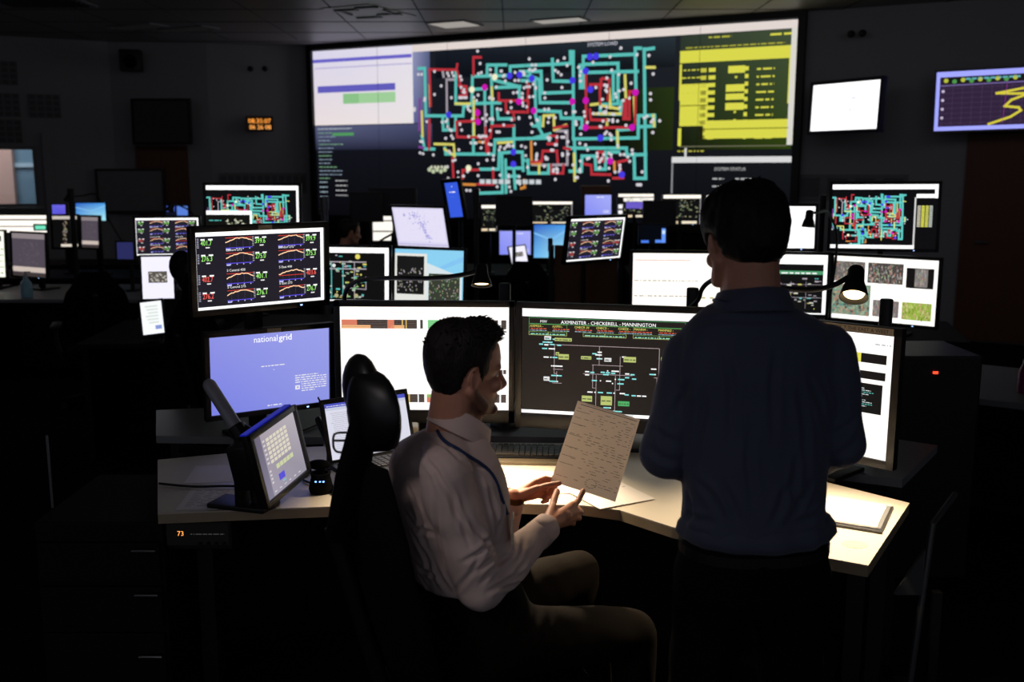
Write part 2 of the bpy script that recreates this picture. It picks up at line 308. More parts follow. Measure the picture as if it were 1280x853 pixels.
def scr_login(c, full=True):
    c.grad(0, 0, 1, 1, (.60, .62, .97), (.66, .68, .99), (.60, .63, .96), (.52, .55, .96)); c.up()
    if full:
        c.text('national', .36, .115, c.h*.115, WHT, 1.3, width=.195*c.w); c.text('grid', .565, .115, c.h*.115, WHT, 1.3, width=.108*c.w)
        c.text('grid', .5665, .115, c.h*.115, WHT, 1.3, width=.108*c.w)
        c.scrib(.415, .44, .62, c.h*.022, WHT); c.dot(.52, .49, c.h*.006, WHT)
        for k in range(8): c.scrib(.70 if k < 4 else .755, .61+k*.03, (.90 if k == 0 else .975) if k < 7 else .87, c.h*.022, WHT)
        c.rect(.70, .735, .74, .79, WHT); c.up(); c.rect(.712, .75, .73, .775, (.7, .72, 1)); c.scrib(.46, .965, .58, c.h*.025, WHT)
    else: c.scrib(.45, .13, .75, c.h*.07, WHT); c.scrib(.7, .8, .93, c.h*.05, WHT); c.scrib(.72, .88, .93, c.h*.05, WHT)
def bars(c, u0, v0, u1, v1, rows, specs):
    """black table strip with colour patches; specs = (u0,u1,row0,row1,colour)"""
    c.rect(u0, v0, u1, v1, (.24, .19, .18)); c.up(); h = (v1-v0)/rows
    for a, b, r0, r1, col in specs: c.rect(a, v0+r0*h, b, v0+r1*h, col)
    c.up()
    for r in range(1, rows): c.rect(u0, v0+r*h-.001, u1, v0+r*h+.0015, (.75, .7, .65), .5)
def scr_sheet(c):
    O1 = (.90, .50, .38); O2 = (.97, .72, .5); G1 = (.5, .85, .55); Y1 = (.95, .8, .4)
    c.rect(0, 0, 1, 1, (1, .985, .97), 1.25); c.up(); c.scrib(.01, .055, .5, c.h*.008, (.8, .78, .8)); c.scrib(.01, .035, .45, c.h*.006, (.85, .85, .88)); c.up()
    bars(c, .008, .125, .495, .21, 5, [(.008, .1, 0, 3, O1), (.01, .18, 3, 5, O2), (.28, .32, 0, 5, O1), (.30, .38, 3, 5, O2), (.365, .372, 0, 5, Y1), (.388, .394, 0, 5, Y1)])
    bars(c, .51, .125, .985, .21, 5, [(.51, .60, 0, 5, G1), (.60, .72, 0, 4, G1), (.78, .85, 0, 2, G1), (.85, .86, 0, 5, WHT)])
    for u in (.495, .51, .455, .46, .935, .94): c.rect(u, .12, u+.01, .215, WHT, 1.1)
    c.rect(.47, .125, .475, .21, WHT); c.rect(.945, .12, .955, .215, WHT, 1.1); c.rect(.49, .12, .515, .215, WHT, 1.1)
    bars(c, .93, .605, .985, .645, 3, []); c.rect(.963, .60, .968, .65, WHT)
    bars(c, .01, .845, .495, .925, 5, [(.01, .05, 0, 5, O1), (.05, .2, 3, 5, Y1), (.40, .408, 0, 5, Y1)])
    bars(c, .51, .845, .985, .925, 5, [(.51, .56, 0, 2, (.6, .75, .4)), (.51, .56, 2, 5, O1), (.62, .68, 0, 5, G1)])
    c.rect(.455, .84, .462, .93, WHT); c.rect(.945, .84, .955, .93, WHT)
def scr_axm(c):
    c.rect(0, 0, 1, 1, (.145, .125, .115)); c.up(); c.rect(0, 0, 1, .075, WHT, 1.3); c.rect(0, .955, 1, .985, WHT, 1.3); c.rect(.992, 0, 1, .10, WHT, 1.2); c.up()
    GN = (.35, .75, .45); YG = (.80, .85, .5); H = c.h; W = c.w; lw = .0011
    def frame(u0, v0, u1, v1, col): c.line([(u0, v0), (u1, v0), (u1, v1), (u0, v1), (u0, v0)], lw, col)
    frame(.04, .085, .93, .14, GN); c.up()
    c.text('MW', .105, .13, H*.036, WHT); c.text('AXMINSTER - CHICKERELL - MANNINGTON', .225, .135, H*.045, WHT, 1.2, width=.54*W)
    for u, t in ((.045, 'AXMI2A -'), (.175, 'AXMI1-'), (.305, 'CHEC4 -H'), (.43, 'CHEC3 -'), (.555, 'CHECE -'), (.645, 'MANN4 -'), (.78, 'MANN62 -')):
        c.text(t, u, .172, H*.030, (.95, .9, .45)); c.scrib(u+.005, .19, u+.10, H*.014, (.9, .4, .3)); c.scrib(u+.002, .205, u+.10, H*.010, (.7, .8, .9))
    for a, b in ((.04, .26), (.355, .60), (.64, .93)):
        frame(a, .215, b, .245, YG); frame(a, .145, b, .215, (.45, .7, .35)); c.scrib(a+.01, .24, b-.01, H*.016, (.6, .9, .8)); c.rect((a+b)/2, .216, (a+b)/2+.003, .245, YG)
    ln = (.80, .72, .74); cy = (.55, .9, .9)
    for p in ([(.135, .33), (.79, .33), (.79, .62)], [(.19, .33), (.19, .60), (.205, .60)], [(.185, .56), (.24, .56)], [(.205, .58), (.205, .68)], [(.18, .69), (.235, .69)],
              [(.45, .33), (.45, .50)], [(.41, .505), (.585, .505)], [(.57, .42), (.57, .73), (.55, .73)], [(.415, .505), (.415, .72), (.43, .72)],
              [(.36, .59), (.64, .59)], [(.435, .60), (.435, .94)], [(.545, .60), (.545, .96), (.58, .96)], [(.765, .60), (.80, .60)], [(.78, .60), (.78, .68)]):
        c.line(p, lw*1.3, ln)
    c.up(); rn = random.Random(11)
    for u, v in ((.15, .28), (.155, .31), (.16, .37), (.17, .45), (.175, .53), (.21, .62), (.21, .675), (.44, .41), (.445, .445), (.50, .555), (.50, .59), (.545, .63), (.46, .65), (.53, .67), (.43, .76), (.54, .76), (.42, .93), (.54, .93), (.41, .9), (.52, .9), (.77, .52), (.77, .57)):
        c.dot(u, v, .0028, WHT)
        for k in range(2): a = u+rn.uniform(-.05, .035); c.rect(a, v-.006, a+.03, v+.006, cy if rn.random() < .6 else WHT)
    for u, v in ((.10, .33), (.13, .335), (.165, .33), (.205, .335), (.37, .57), (.40, .575), (.46, .57), (.49, .572), (.52, .575), (.60, .575), (.63, .58), (.37, .60), (.6, .61), (.64, .62), (.62, .45), (.41, .40), (.44, .385), (.58, .42), (.60, .77), (.64, .775), (.67, .775), (.70, .775)):
        c.rect(u, v-.006, u+.024, v+.006, cy if rn.random() < .55 else WHT)
    for u, v, w_, h_, col in ((.13, .27, .04, .035, WHT), (.19, .28, .10, .03, YG), (.215, .44, .06, .05, YG), (.345, .44, .06, .03, YG), (.48, .45, .04, .035, WHT), (.59, .44, .07, .05, YG), (.13, .65, .035, .04, WHT), (.80, .42, .05, .03, YG),
                              (.355, .82, .06, .055, YG), (.465, .83, .065, .085, YG), (.565, .85, .065, .045, GN), (.575, .975, .04, .04, ORA), (.62, .97, .035, .04, WHT), (.20, .41, .02, .03, YG)):
        c.rect(u, v-h_/2, u+w_, v+h_/2, col, .8); c.up(); c.scrib(u+.004, v+.007, u+w_-.004, H*.016, (.25, .25, .2)); c.up()
def scr_right(c):
    c.rect(0, 0, 1, 1, (1, .985, .96), 1.25); c.up(); c.scrib(.9, .085, .985, c.h*.018, (.7, .7, .75))
    c.scrib(.02, .06, .6, c.h*.012, (.8, .8, .82))
    for v0, v1, col in ((.16, .235, (.9, .87, .35)), (.30, .365, (.8, .74, .75))):
        c.rect(.05, v0, .965, v1, (.1, .09, .09)); c.up(); c.rect(.74, v0, .83, v1, col); c.rect(.20, v0, .3, v1, col); c.up(); c.rect(.78, v0, .784, v1, (.5, .45, .3))
    c.rect(.05, .40, .955, .64, (.08, .08, .08)); c.up(); c.rect(.785, .41, .815, .62, (.45, .85, .85))
    for k in range(12): c.scrib(.80+.02*random.random(), .43+k*.016, .84+.07*math.sin(k*.55)**2, c.h*.011, (.85, .9, .9) if k % 3 else TEAL)
    for k in range(9): c.scrib(.1, .43+k*.022, .3+.1*random.random(), c.h*.014, TEAL if k % 2 else WHT)
    c.scrib(.3, .83, .8, c.h*.01, (.8, .8, .82))
def scr_dial(c):
    c.grad(0, 0, 1, 1, (.66, .62, .66), (.74, .71, .74), (.60, .58, .64), (.66, .63, .70)); c.up(); c.grad(0, 0, .17, 1, (.42, .39, .47), (.45, .42, .5), (.52, .5, .58), (.5, .48, .56)); c.up()
    for r in range(6):
        for k in range(6): c.rect(.27+k*.085, .12+r*.07, .27+k*.085+.07, .12+r*.07+.052, (.88, .85, .78))
        c.rect(.19, .12+r*.07, .24, .15+r*.07, (.85, .83, .84))
    for k in range(5): c.rect(.36+k*.085, .58, .36+k*.085+.075, .65, (.82, .84, .66))
    c.rect(.36, .74, .50, .84, (.36, .33, .85)); c.rect(.42, .87, .50, .89, (.5, .8, .85))
    for k in range(4): c.rect(.19, .60+k*.06, .23, .63+k*.06, (.85, .83, .84))
    for k in range(6): c.scrib(.2+k*.12, .95, .25+k*.12, c.h*.03, (.85, .85, .85))
def scr_doc(c):
    c.rect(0, 0, 1, 1, (.90, .90, .96)); c.up(); c.rect(0, 0, 1, .07, (.33, .36, .80)); c.rect(0, .07, 1, .12, (.82, .84, .92)); c.up(); c.scrib(.02, .05, .6, c.h*.02, WHT)
    for k in range(22): c.scrib(.07 if k % 5 else .05, .18+k*.035, .45+.4*random.random(), c.h*.013, (.62, .62, .72))
def scr_rows(c):
    c.rect(0, 0, 1, 1, (1, .975, .95), 1.3); c.up()
    c.rect(.015, .085, .43, .095, (.8, .6, .55)); c.scrib(.01, .36, .5, c.h*.022, (.6, .6, .5)); c.scrib(.01, .56, .5, c.h*.024, (.6, .58, .5)); c.scrib(.02, .75, .5, c.h*.016, (.7, .6, .55))
    for k in range(6): c.rect(.52+.05*k, .76, .56+.05*k, .80, (.75, .45, .42)); c.rect(.52+.06*k, .56, .55+.06*k, .58, (.7, .68, .4))
def scr_green(c):
    c.rect(0, 0, 1, 1, WHT, 1.3); c.up(); c.rect(.02, .16, .965, .98, (.07, .07, .07)); c.up(); c.rect(.02, .27, .965, .33, (.3, .6, .42)); c.up(); c.scrib(.3, .32, .9, c.h*.04, WHT)
    rn = random.Random(2)
    for k in range(70): u = rn.uniform(.05, .92); v = rn.uniform(.38, .93); c.rect(u, v, u+rn.uniform(.01, .05), v+rn.uniform(.01, .03), rn.choice([GRY, YEL, TEAL, (.8, .8, .75), GRY]))
    for k in range(6): c.line([(.05+.15*k, .45), (.05+.15*k, .9)], .002, GRY)
    c.line([(.03, .5), (.95, .5)], .002, GRY); c.line([(.03, .72), (.95, .72)], .003, GRY)
def scr_multi(c):
    c.rect(0, 0, 1, 1, (1, .99, .97), 1.3); c.up(); rn = random.Random(4)
    def win(u0, v0, u1, v1, bg, cols, n, cw=.012):
        c.rect(u0, v0, u1, v1, bg); c.up()
        for k in range(n):
            u = rn.uniform(u0, u1-.02); v = rn.uniform(v0, v1-.03); c.rect(u, v, u+rn.uniform(.004, cw), v+rn.uniform(.01, .05), rn.choice(cols))
        c.up()
    G = [(.62, .58, .58), (.55, .55, .55), (.7, .66, .62), (.6, .68, .55), (.72, .5, .42), (.45, .42, .42)]
    win(0, .08, .31, .40, (.42, .40, .38), G, 170); win(.34, .08, .68, .40, (.30, .28, .27), G, 170); win(.71, .13, .965, .44, (.09, .08, .08), [(.1, .1, .1)], 3)
    win(.79, .14, .91, .42, (.5, .48, .47), G, 70); win(0, .44, .38, .93, (.50, .58, .50), [(.68, .5, .42), (.3, .3, .28), (.6, .72, .62), (.72, .62, .5), (.35, .55, .5)], 330, .03)
    win(.41, .66, .66, .92, (.5, .46, .46), G, 110); win(.69, .66, .965, .93, (.60, .70, .28), [(.75, .82, .45), (.85, .8, .6), (.45, .5, .2), (.8, .6, .5)], 130)
    c.rect(0, 0, .02, .02, WHT)
def scr_net(c, inner=False):
    c.rect(0, 0, 1, 1, WHT, 1.3); c.up(); c.rect(.0, .075, .975, .985, (.05, .05, .06)); c.up()
    if inner: netmap(c, 0, .06, .97, 1.15 if False else .985, c.w*.010, 1.1, 60, tl=1.7)
    else:
        c.rect(.79, .10, .975, .205, (.05, .05, .06)); netmap(c, .0, .06, .76, .96, c.w*.0105, 1.15, 70, tl=1.7); c.up()
        c.rect(.0, .945, .80, .99, WHT, 1.3); c.rect(.785, .2, .80, .99, (.85, .85, .85)); c.rect(.80, .15, .985, .21, WHT, 1.3); c.rect(.97, 0, .99, .21, WHT, 1.3); c.rect(.80, .215, 1, 1, (.05, .05, .06)); c.up()
        for k in range(4):
            for j in range(12): c.rect(.815+k*.037, .33+j*.028, .845+k*.037, .35+j*.028, ((.8, .78, .7), (.9, .9, .35), (.85, .85, .4), (.75, .78, .75))[k])
    if inner:
        c.up(2); c.rect(0, .44, .49, 1, WHT, 1.3); c.up(); c.rect(.0, .51, .47, 1, (.07, .07, .06)); c.up(); rn = random.Random(8)
        for k in range(60): u = rn.uniform(.2, .44); v = rn.uniform(.56, .95); c.rect(u, v, u+rn.uniform(.01, .03), v+.02, rn.choice([(.75, .75, .65), (.6, .62, .5), (.85, .85, .75)]))
        c.scrib(.03, .62, .16, c.h*.03, TEAL); c.scrib(.03, .93, .25, c.h*.03, (.75, .75, .65))
def scr_diag(c, seed=1):
    c.rect(0, 0, 1, 1, WHT, 1.25); c.up(); c.rect(.02, .10, .95, .98, (.06, .06, .06)); c.up(); rn = random.Random(seed)
    for v in (.27, .40): c.line([(.03, v), (.72, v)], c.h*.022, GRY)
    for u in (.08, .30, .44, .58): c.line([(u, .27), (u, .95)], c.h*.016, rn.choice([TEAL, GRY, TEAL]))
    c.line([(.45, .75), (.72, .78), (.72, .55)], c.h*.016, GRY); c.up()
    for k in range(90):
        u = rn.uniform(.03, .70); v = rn.uniform(.12, .93); c.rect(u, v, u+rn.uniform(.01, .05), v+rn.uniform(.012, .035), rn.choice([TEAL, GRY, YEL, (.5, .75, .5), (.75, .78, .72)]))
    for k in range(5): c.dot(.12+k*.12, .9, c.h*.04, (.72, .68, .5))
    c.dot(.62, .17, c.h*.05, (.9, .85, .4)); c.dot(.33, .34, c.h*.035, (.9, .9, .9))
def scr_map(c):
    c.rect(0, 0, 1, 1, (.86, .84, .95)); c.up(); c.rect(.04, .05, .96, .88, (.90, .88, .97)); c.rect(.02, .94, .98, .96, (.7, .68, .85)); c.up(); rn = random.Random(6)
    for k in range(110):
        t = rn.random(); u = .42+.22*t+rn.gauss(0, .05+.04*math.sin(t*6)); v = .15+.65*t+rn.gauss(0, .03); c.dot(u, v, c.h*rn.uniform(.008, .02), (.62, .60, .86))
    for k in range(40): c.dot(rn.uniform(.1, .9), rn.uniform(.1, .85), c.h*.008, (.75, .74, .9))
    c.dot(.22, .2, c.h*.04, (.7, .68, .88))
def scr_desktop(c, win=False):
    c.grad(0, 0, 1, 1, (.16, .38, .78), (.30, .62, .92), (.65, .92, .97), (.42, .72, .95)); c.up()
    c.poly([(0, .22), (.5, .42), (1, .1), (1, .2), (.5, .48), (0, .28)], (.5, .75, .95))
    if win:
        c.rect(0, 0, 1, 1, (.55, .82, .95)); c.up(); c.rect(0, .08, .47, 1, (.9, .9, .88)); c.up(); c.rect(.03, .13, .43, .86, (.10, .10, .10)); c.poly([(.47, .25), (.98, .5), (.98, 1), (.47, 1)], (.85, .9, .92)); c.up(); c.rect(.5, .45, .95, .98, (.22, .24, .20)); c.up(); rn = random.Random(9)
        for k in range(60): u = rn.uniform(.04, .4); v = rn.uniform(.35, .8); c.rect(u, v, u+.015, v+.03, rn.choice([GRY, (.5, .5, .42)]))
        for k in range(80): u = rn.uniform(.5, .93); v = rn.uniform(.47, .95); c.rect(u, v, u+.012, v+.03, rn.choice([GRY, (.5, .6, .42), (.4, .6, .4), (.7, .6, .5)]))
def scr_far(c, seed=1, purple=False):
    c.rect(0, 0, 1, 1, (.06, .06, .06)); c.up(); c.rect(0, 0, 1, .12, (1, .97, .92), 1.2); c.rect(0, .90, .4, .99, (.95, .85, .7)); c.rect(.5, .90, .9, .99, (.95, .9, .8)); c.rect(.975, .1, 1, 1, (.6, .58, .6)); c.up(); rn = random.Random(seed)
    for k in range(45): u = rn.uniform(.1, .9); v = rn.uniform(.15, .8); c.rect(u, v, u+rn.uniform(.02, .06), v+.035, rn.choice([(.45, .5, .42), (.55, .62, .45), (.4, .42, .4), (.6, .58, .45)]))
    if purple: c.rect(.15, .16, 1, .32, (1, .98, .95)); c.up(); c.rect(.22, .34, .95, .62, (.42, .36, .78)); c.rect(0, .45, .12, .62, WHT); c.rect(0, .7, .12, .85, WHT)
def scr_trend(c):
    c.rect(0, 0, 1, 1, (.62, .64, 1), 1.1); c.up(); c.rect(.03, .09, 1, .93, (.19, .13, .23)); c.up(); c.rect(.05, .10, 1, .20, (.08, .09, .08)); c.up()
    for k in range(9): c.dot(.08+k*.07, .15+.02*(k % 2), .022, (.72, .75, .25) if k % 2 == 0 else (.3, .6, .3)); c.rect(.24+k*.05, .12, .28+k*.05, .15, (.4, .7, .75))
    for k in range(12): c.line([(.06+k*.08, .22), (.06+k*.08, .92)], .002, (.35, .28, .42))
    for k in range(8): c.line([(.04, .28+k*.085), (1, .28+k*.085)], .002, (.35, .28, .42))
    c.line([(.04, .235), (1, .22)], .008, (.5, .45, .7))
    for k in range(4): c.dot(.06, .33+k*.15, .014, (.85, .8, .9))
    c.up(); Yl = (.85, .80, .25)
    c.line([(.92, .18), (.72, .33), (.5, .40), (.66, .42), (.86, .42), (.72, .45), (.62, .52), (.57, .62), (.68, .65), (.70, .70), (.62, .80), (.45, .91)], .022, Yl)
    c.line([(.58, .2), (.56, .9)], .004, (.6, .2, .6)); c.line([(.80, .25), (.76, .9)], .012, (.2, .55, .4))
def scr_tvwhite(c):
    c.rect(0, 0, 1, 1, WHT, 1.5); c.up(); c.line([(.52, .3), (.66, .33), (.60, .36), (.59, .85)], .012, (.86, .85, .93)); c.line([(.70, .55), (.72, .75)], .012, (.90, .89, .95)); c.line([(.56, .5), (.60, .66)], .012, (.86, .85, .93)); c.rect(.86, .24, .92, .25, (.8, .8, .88))
def scr_white(c): c.rect(0, 0, 1, 1, WHT, 1.5)
def scr_page(c):
    c.rect(0, 0, 1, 1, (.93, .92, .99), 1.1); c.up(); c.rect(.2, .35, .8, .62, (.35, .33, .30)); rn = random.Random(1); c.up()
    for k in range(30): u = rn.uniform(.22, .74); v = rn.uniform(.37, .58); c.rect(u, v, u+.06, v+.03, rn.choice([(.75, .73, .7), (.6, .58, .55)]))
def scr_chat(c):
    c.rect(0, 0, 1, 1, (.95, .96, .98), 1.1); c.up()
    for k in range(6): c.rect(.2+.06*(k % 3), .12+.1*k, .8, .17+.1*k, (.86, .9, .86))
    c.rect(.6, .74, .9, .86, (.55, .62, .85))
def scr_dim(c):
    c.rect(0, 0, 1, 1, (.32, .29, .33)); c.up(); c.rect(0, 0, 1, .12, (.55, .51, .52)); c.rect(0, .78, 1, .90, (.80, .74, .70)); rn = random.Random(3)
    for k in range(60): u = rn.uniform(.2, .8); v = rn.uniform(.2, .7); c.rect(u, v, u+.02, v+.015, (.42, .38, .42))
    c.rect(0, .92, 1, 1, (.25, .22, .22))
def scr_list(c):
    c.rect(0, 0, 1, 1, (.98, 1, .93), 1.1); c.up(); c.rect(.6, .1, .9, .22, (.1, .1, .1)); c.up()
    for k in range(5): c.scrib(.3, .4+k*.13, .95, c.h*.03, (.25, .3, .2))
def scr_strip(c):
    c.rect(0, 0, 1, 1, (1, .97, .93), 1.2); c.up(); c.rect(0, .22, 1, .30, (.35, .3, .3)); c.rect(0, .62, 1, .68, (.4, .36, .36)); c.rect(.72, .5, 1, .9, (.1, .25, .2)); c.up(); c.rect(.76, .6, .97, .82, (.45, .9, .75))
def scr_cols(c):
    c.rect(0, 0, 1, 1, (.05, .05, .05)); c.up(); c.rect(0, 0, 1, .1, (.8, .76, .72)); c.rect(.3, .9, 1, .98, (.9, .86, .8)); rn = random.Random(12)
    for k in range(60): u = rn.choice([.42, .5, .8])+rn.uniform(-.04, .08); v = rn.uniform(.15, .85); c.rect(u, v, u+.05, v+.03, rn.choice([(.55, .55, .4), (.6, .5, .45), (.5, .5, .48)]))
def scr_blueprompt(c):
    c.rect(0, 0, 1, 1, (.02, .03, .06)); c.up(); c.rect(.05, .85, .35, .98, (.3, .5, .95)); c.rect(.6, .82, 1, .98, (.35, .55, .95)); c.rect(.85, .2, 1, .98, (.4, .6, .98)); c.up(); c.rect(.87, .3, .98, .5, (.8, .9, 1))
def scr_phone(c):
    c.rect(0, 0, 1, 1, (.22, .36, .88)); c.up(); c.scrib(.25, .29, .7, c.h*.05, WHT); c.dot(.5, .12, c.h*.02, (.7, .8, 1)); c.scrib(.3, .42, .6, c.h*.02, (.3, .45, .9))
# ------------------------------------------------------------------ monitor
def monitor(label, c, yaw, tilt, roll, w, h, pic, deskz=.74, bez=.02, dep=.045, name='monitor', cat='monitor', group=None, stand='foot', strip=None, led=True, gain=1., eps=.0004, casing=BEZEL, bottom=None):
    yaw, tilt, roll = R_(yaw), R_(tilt), R_(roll)
    t = thing(name, label, cat, (c[0], c[1], deskz), yaw, group); dz = c[2]-deskz
    M = Matrix.Translation((0, 0, dz)) @ Matrix.Rotation(-tilt, 4, 'X') @ Matrix.Rotation(-roll, 4, 'Y')
    bb = bottom or bez; m = MB(); W = w+2*bez
    m.box((0, .012+.004, (bez-bb)/2), (W, .022, h+bez+bb), M, .004)
    m.box((0, .022+dep/2, 0), (W*.72, dep, h*.72), M, .012)
    fr = .006
    for x0, z0, dx, dzz in ((0, h/2+bez/2, W, bez), (0, -h/2-bb/2, W, bb), (-w/2-bez/2, (bez-bb)/2, bez, h+bez+bb), (w/2+bez/2, (bez-bb)/2, bez, h+bez+bb)):
        m.box((x0, .001, z0), (dx, .012, dzz), M, .0015)
    cs = auto(m.build('casing', casing, t), 30)
    cv = Canvas(w, h, gain, eps); cv.L = -2; pic(cv); me = cv.mesh(M @ Matrix.Translation((0, .003, 0))); me.name = 'screen'; link('screen', me, SCREEN, t)
    if stand:
        s = MB(); hgt = dz
        if stand == 'foot':
            s.box((0, .11+dep*.3, .008), (w*.42, .2, .016), None, .005); s.box((0, .09+dep*.5, hgt/2), (.07, .022, hgt), None, .006); s.box((0, .06+dep*.5, hgt), (.1, .05, .1), None, .006)
        else:
            s.cyl((0, .12, 0), (0, .12, .012), .06, seg=20); s.cyl((0, .12, 0), (0, .12, hgt), .017); s.box((0, .085, hgt), (.06, .07, .05), None, .005); s.box((0, .05, hgt), (.1, .03, .1), None, .005)
        auto(s.build('stand', BLACK, t), 30)
    if strip:
        for u, wd, txt in strip:
            s = MB(); s.box((u*w, -.007, h/2+bez*.5), (wd, .0012, bez*.78), M); ls = s.build('label_strip', STRIP, cs)
            if txt:
                cv = Canvas(wd, bez*.78, 1, .0004); cv.text(txt, .03, .78, bez*.62, (.1, .1, .1), width=wd*.93)
                me = cv.mesh(M @ Matrix.Translation((u*w, -.0079, h/2+bez*.5))); me.name = 'lettering'; link('lettering', me, INK, ls)
    if led:
        s = MB(); s.box((w*.3, -.006, -h/2-bb*.5), (.008, .003, .004), M); s.build('power_light', emit('led_blue', (.6, .75, 1), 3), cs)
    return t
# ------------------------------------------------------------------ room shell
CZ = 3.46
m = MB(); m.box((-.5, 6.5, -.05), (16, 19, .1)); struct('floor', m, CARPET)
m = MB(); m.box((-.5, 7.5, CZ+.05), (16, 17, .1))
struct('ceiling', m, CEILM)
def wall_seg(name, a, b, hole=None, th=.15, z1=CZ+.02, m_=None):
    a = Vector(a); b = Vector(b); d = b-a; L = d.length; yaw = math.atan2(d.y, d.x); M = Matrix.Translation((a.x, a.y, 0)) @ Matrix.Rotation(yaw, 4, 'Z')
    m = MB()
    if hole:
        x0, x1, h0, h1 = hole
        for p, q, r, s in ((0, x0, 0, z1), (x1, L, 0, z1), (x0, x1, 0, h0), (x0, x1, h1, z1)): m.box(((p+q)/2, th/2, (r+s)/2), (q-p, th, s-r), M)
    else: m.box((L/2, th/2, z1/2), (L, th, z1), M)
    struct(name, m, m_ or WALLM); return M, L
W1 = (-2.85, 14.24); W0 = (6.9, 9.257); W2 = (-4.12, 13.87); W3 = (-5.37, 13.70); W4 = (-7.6, 12.55)
MW, LW = wall_seg('wall_front', W1, W0)
M2_, L2_ = wall_seg('wall_back_left', W2, W1)
M3_, L3_ = wall_seg('wall_side_left', W3, W2)
M4_, L4_ = wall_seg('wall_window', W4, W3, hole=(.35, 1.54, 1.30, 2.08))
wall_seg('wall_left', (-7.6, -2), W4); wall_seg('wall_right', W0, (6.9, -2))
# window in its wall
wn = thing('window_1', None, None); wn['kind'] = 'structure'; wn.matrix_basis = M4_
m = MB()
for x0, x1, z0, z1 in ((.35, 1.54, 1.30, 1.34), (.35, 1.54, 2.04, 2.08), (.35, .39, 1.34, 2.04), (1.50, 1.54, 1.34, 2.04)): m.box(((x0+x1)/2, .08, (z0+z1)/2), (x1-x0, .05, z1-z0))
m.build('frame', mat('window_frame', (.5, .5, .5), .5), wn)
m = MB(); m.box((.945, .08, 1.69), (1.12, .006, .7)); m.build('pane', mat('window_glass', (.9, .95, 1), .03, trans=1, noise_amt=0), wn)
m = MB(); m.box((.945, -.05, 1.285), (1.27, .2, .03)); m.build('sill', mat('window_frame', (.5, .5, .5), .5), wn)
m = MB(); m.box((1.68, -.03, 1.6), (.12, .06, 1.3), M4_); struct('trim_1', m, WALLM)
# buildings outside
bo = thing('building', 'pinkish rendered building seen through the window at far left', 'building', (-10.2, 18.3, 0))
m = MB(); m.box((-.3, 0, 3), (3.9, 2, 6)); m.build('wall', mat('render_pink', (.80, .64, .58), .9, noise_amt=.05), bo)
m = MB()
for k in range(9): m.box((-1.9+k*.4, -1.01, 3), (.02, .02, 6))
m.build('panel_joint', mat('joint_grey', (.5, .44, .42), .9), bo)
bo = thing('building', 'blue-grey glazed building edge seen through the window behind the pink one', 'building', (-7.60, 18.4, 0))
m = MB(); m.box((0, 0, 3), (1.9, 2, 6)); m.build('wall', mat('glazing_blue', (.42, .52, .58), .4, noise_amt=.12, scale=3), bo)
for z in (1.86, 3.2): m = MB(); m.box((0, -1.02, z), (1.9, .03, .07)); m.build('floor_band', mat('joint_pale', (.66, .74, .78), .8), bo)
# acoustic squares + grilles on walls
def grille(label, M, x0, x1, z0, z1, nx, nz, group=None, dark=(.12, .12, .125)):
    t = thing('wall_panel', label, 'wall panel', group=group); t.matrix_basis = M @ Matrix.Translation(((x0+x1)/2, 0, z0))
    m = MB(); m.box((0, -.012, (z1-z0)/2), (x1-x0, .02, z1-z0)); m.build('board', mat('panel_grey', (.44, .43, .44), .85), t)
    m = MB()
    for i in range(nx):
        for j in range(nz):
            m.box((-(x1-x0)/2+(i+.5)*(x1-x0)/nx, -.024, (j+.5)*(z1-z0)/nz), ((x1-x0)/nx*.72, .006, (z1-z0)/nz*.72))
    m.build('perforation', mat('perforation_dark', dark, .9), t)
for k, (x0, z0) in enumerate(((.25, 2.85), (.72, 2.85), (.25, 2.45), (.72, 2.45), (1.2, 2.45), (.72, 2.12))):
    grille('square acoustic panel high on the window wall, '+('top left', 'top right', 'middle left', 'centre', 'middle right', 'lowest')[k]+' of its set', M4_, x0+.3, x0+.68, z0, z0+.3, 4, 4, 'acoustic panels above the window', (.36, .35, .36))
grille('low slatted vent panel on the wall left of the video wall', M2_, .1, 1.27, 1.45, 1.74, 12, 1, dark=(.25, .25, .25))
grille('slatted vent panel on the wall under the white wall screen', MW, 6.75, 7.9, 1.45, 1.73, 4, 1, dark=(.15, .15, .15))
t = thing('whiteboard', 'dim framed whiteboard on the left wall near the window', 'whiteboard'); t.matrix_basis = Matrix.Translation((-5.15, 13.60, 1.30)) @ Matrix.Rotation(R_(7.7), 4, 'Z')
m = MB(); m.box((0, 0, .2), (.85, .02, .55)); m.build('board', mat('board_grey', (.46, .46, .47), .6), t)
m = MB()
for x, z, dx, dz in ((0, .48, .89, .03), (0, -.08, .89, .03), (-.43, .2, .03, .56), (.43, .2, .03, .56)): m.box((x, -.006, z), (dx, .03, dz))
m.build('frame', DARKM, t)
# brown doors
def door(name, M, x0, x1, z1):
    t = thing(name, None, None); t['kind'] = 'structure'; t.matrix_basis = M @ Matrix.Translation(((x0+x1)/2, 0, 0)); w = x1-x0
    m = MB(); m.box((0, -.025, z1/2), (w-.08, .04, z1-.04)); m.build('leaf', WOODD, t)
    m = MB(); m.box((-w/2+.02, -.02, z1/2), (.05, .05, z1)); m.box((w/2-.02, -.02, z1/2), (.05, .05, z1)); m.box((0, -.02, z1-.02), (w, .05, .05)); m.build('frame', WOODD, t)
    m = MB(); m.tube([(-w/2+.14, -.04, 1.05), (-w/2+.14, -.09, 1.05), (-w/2+.26, -.09, 1.05)], .01); m.build('handle', GREYM, t)
door('door_1', M3_, .28, .95, 2.10)
door('door_2', MW, 8.45, 9.75, 2.18)
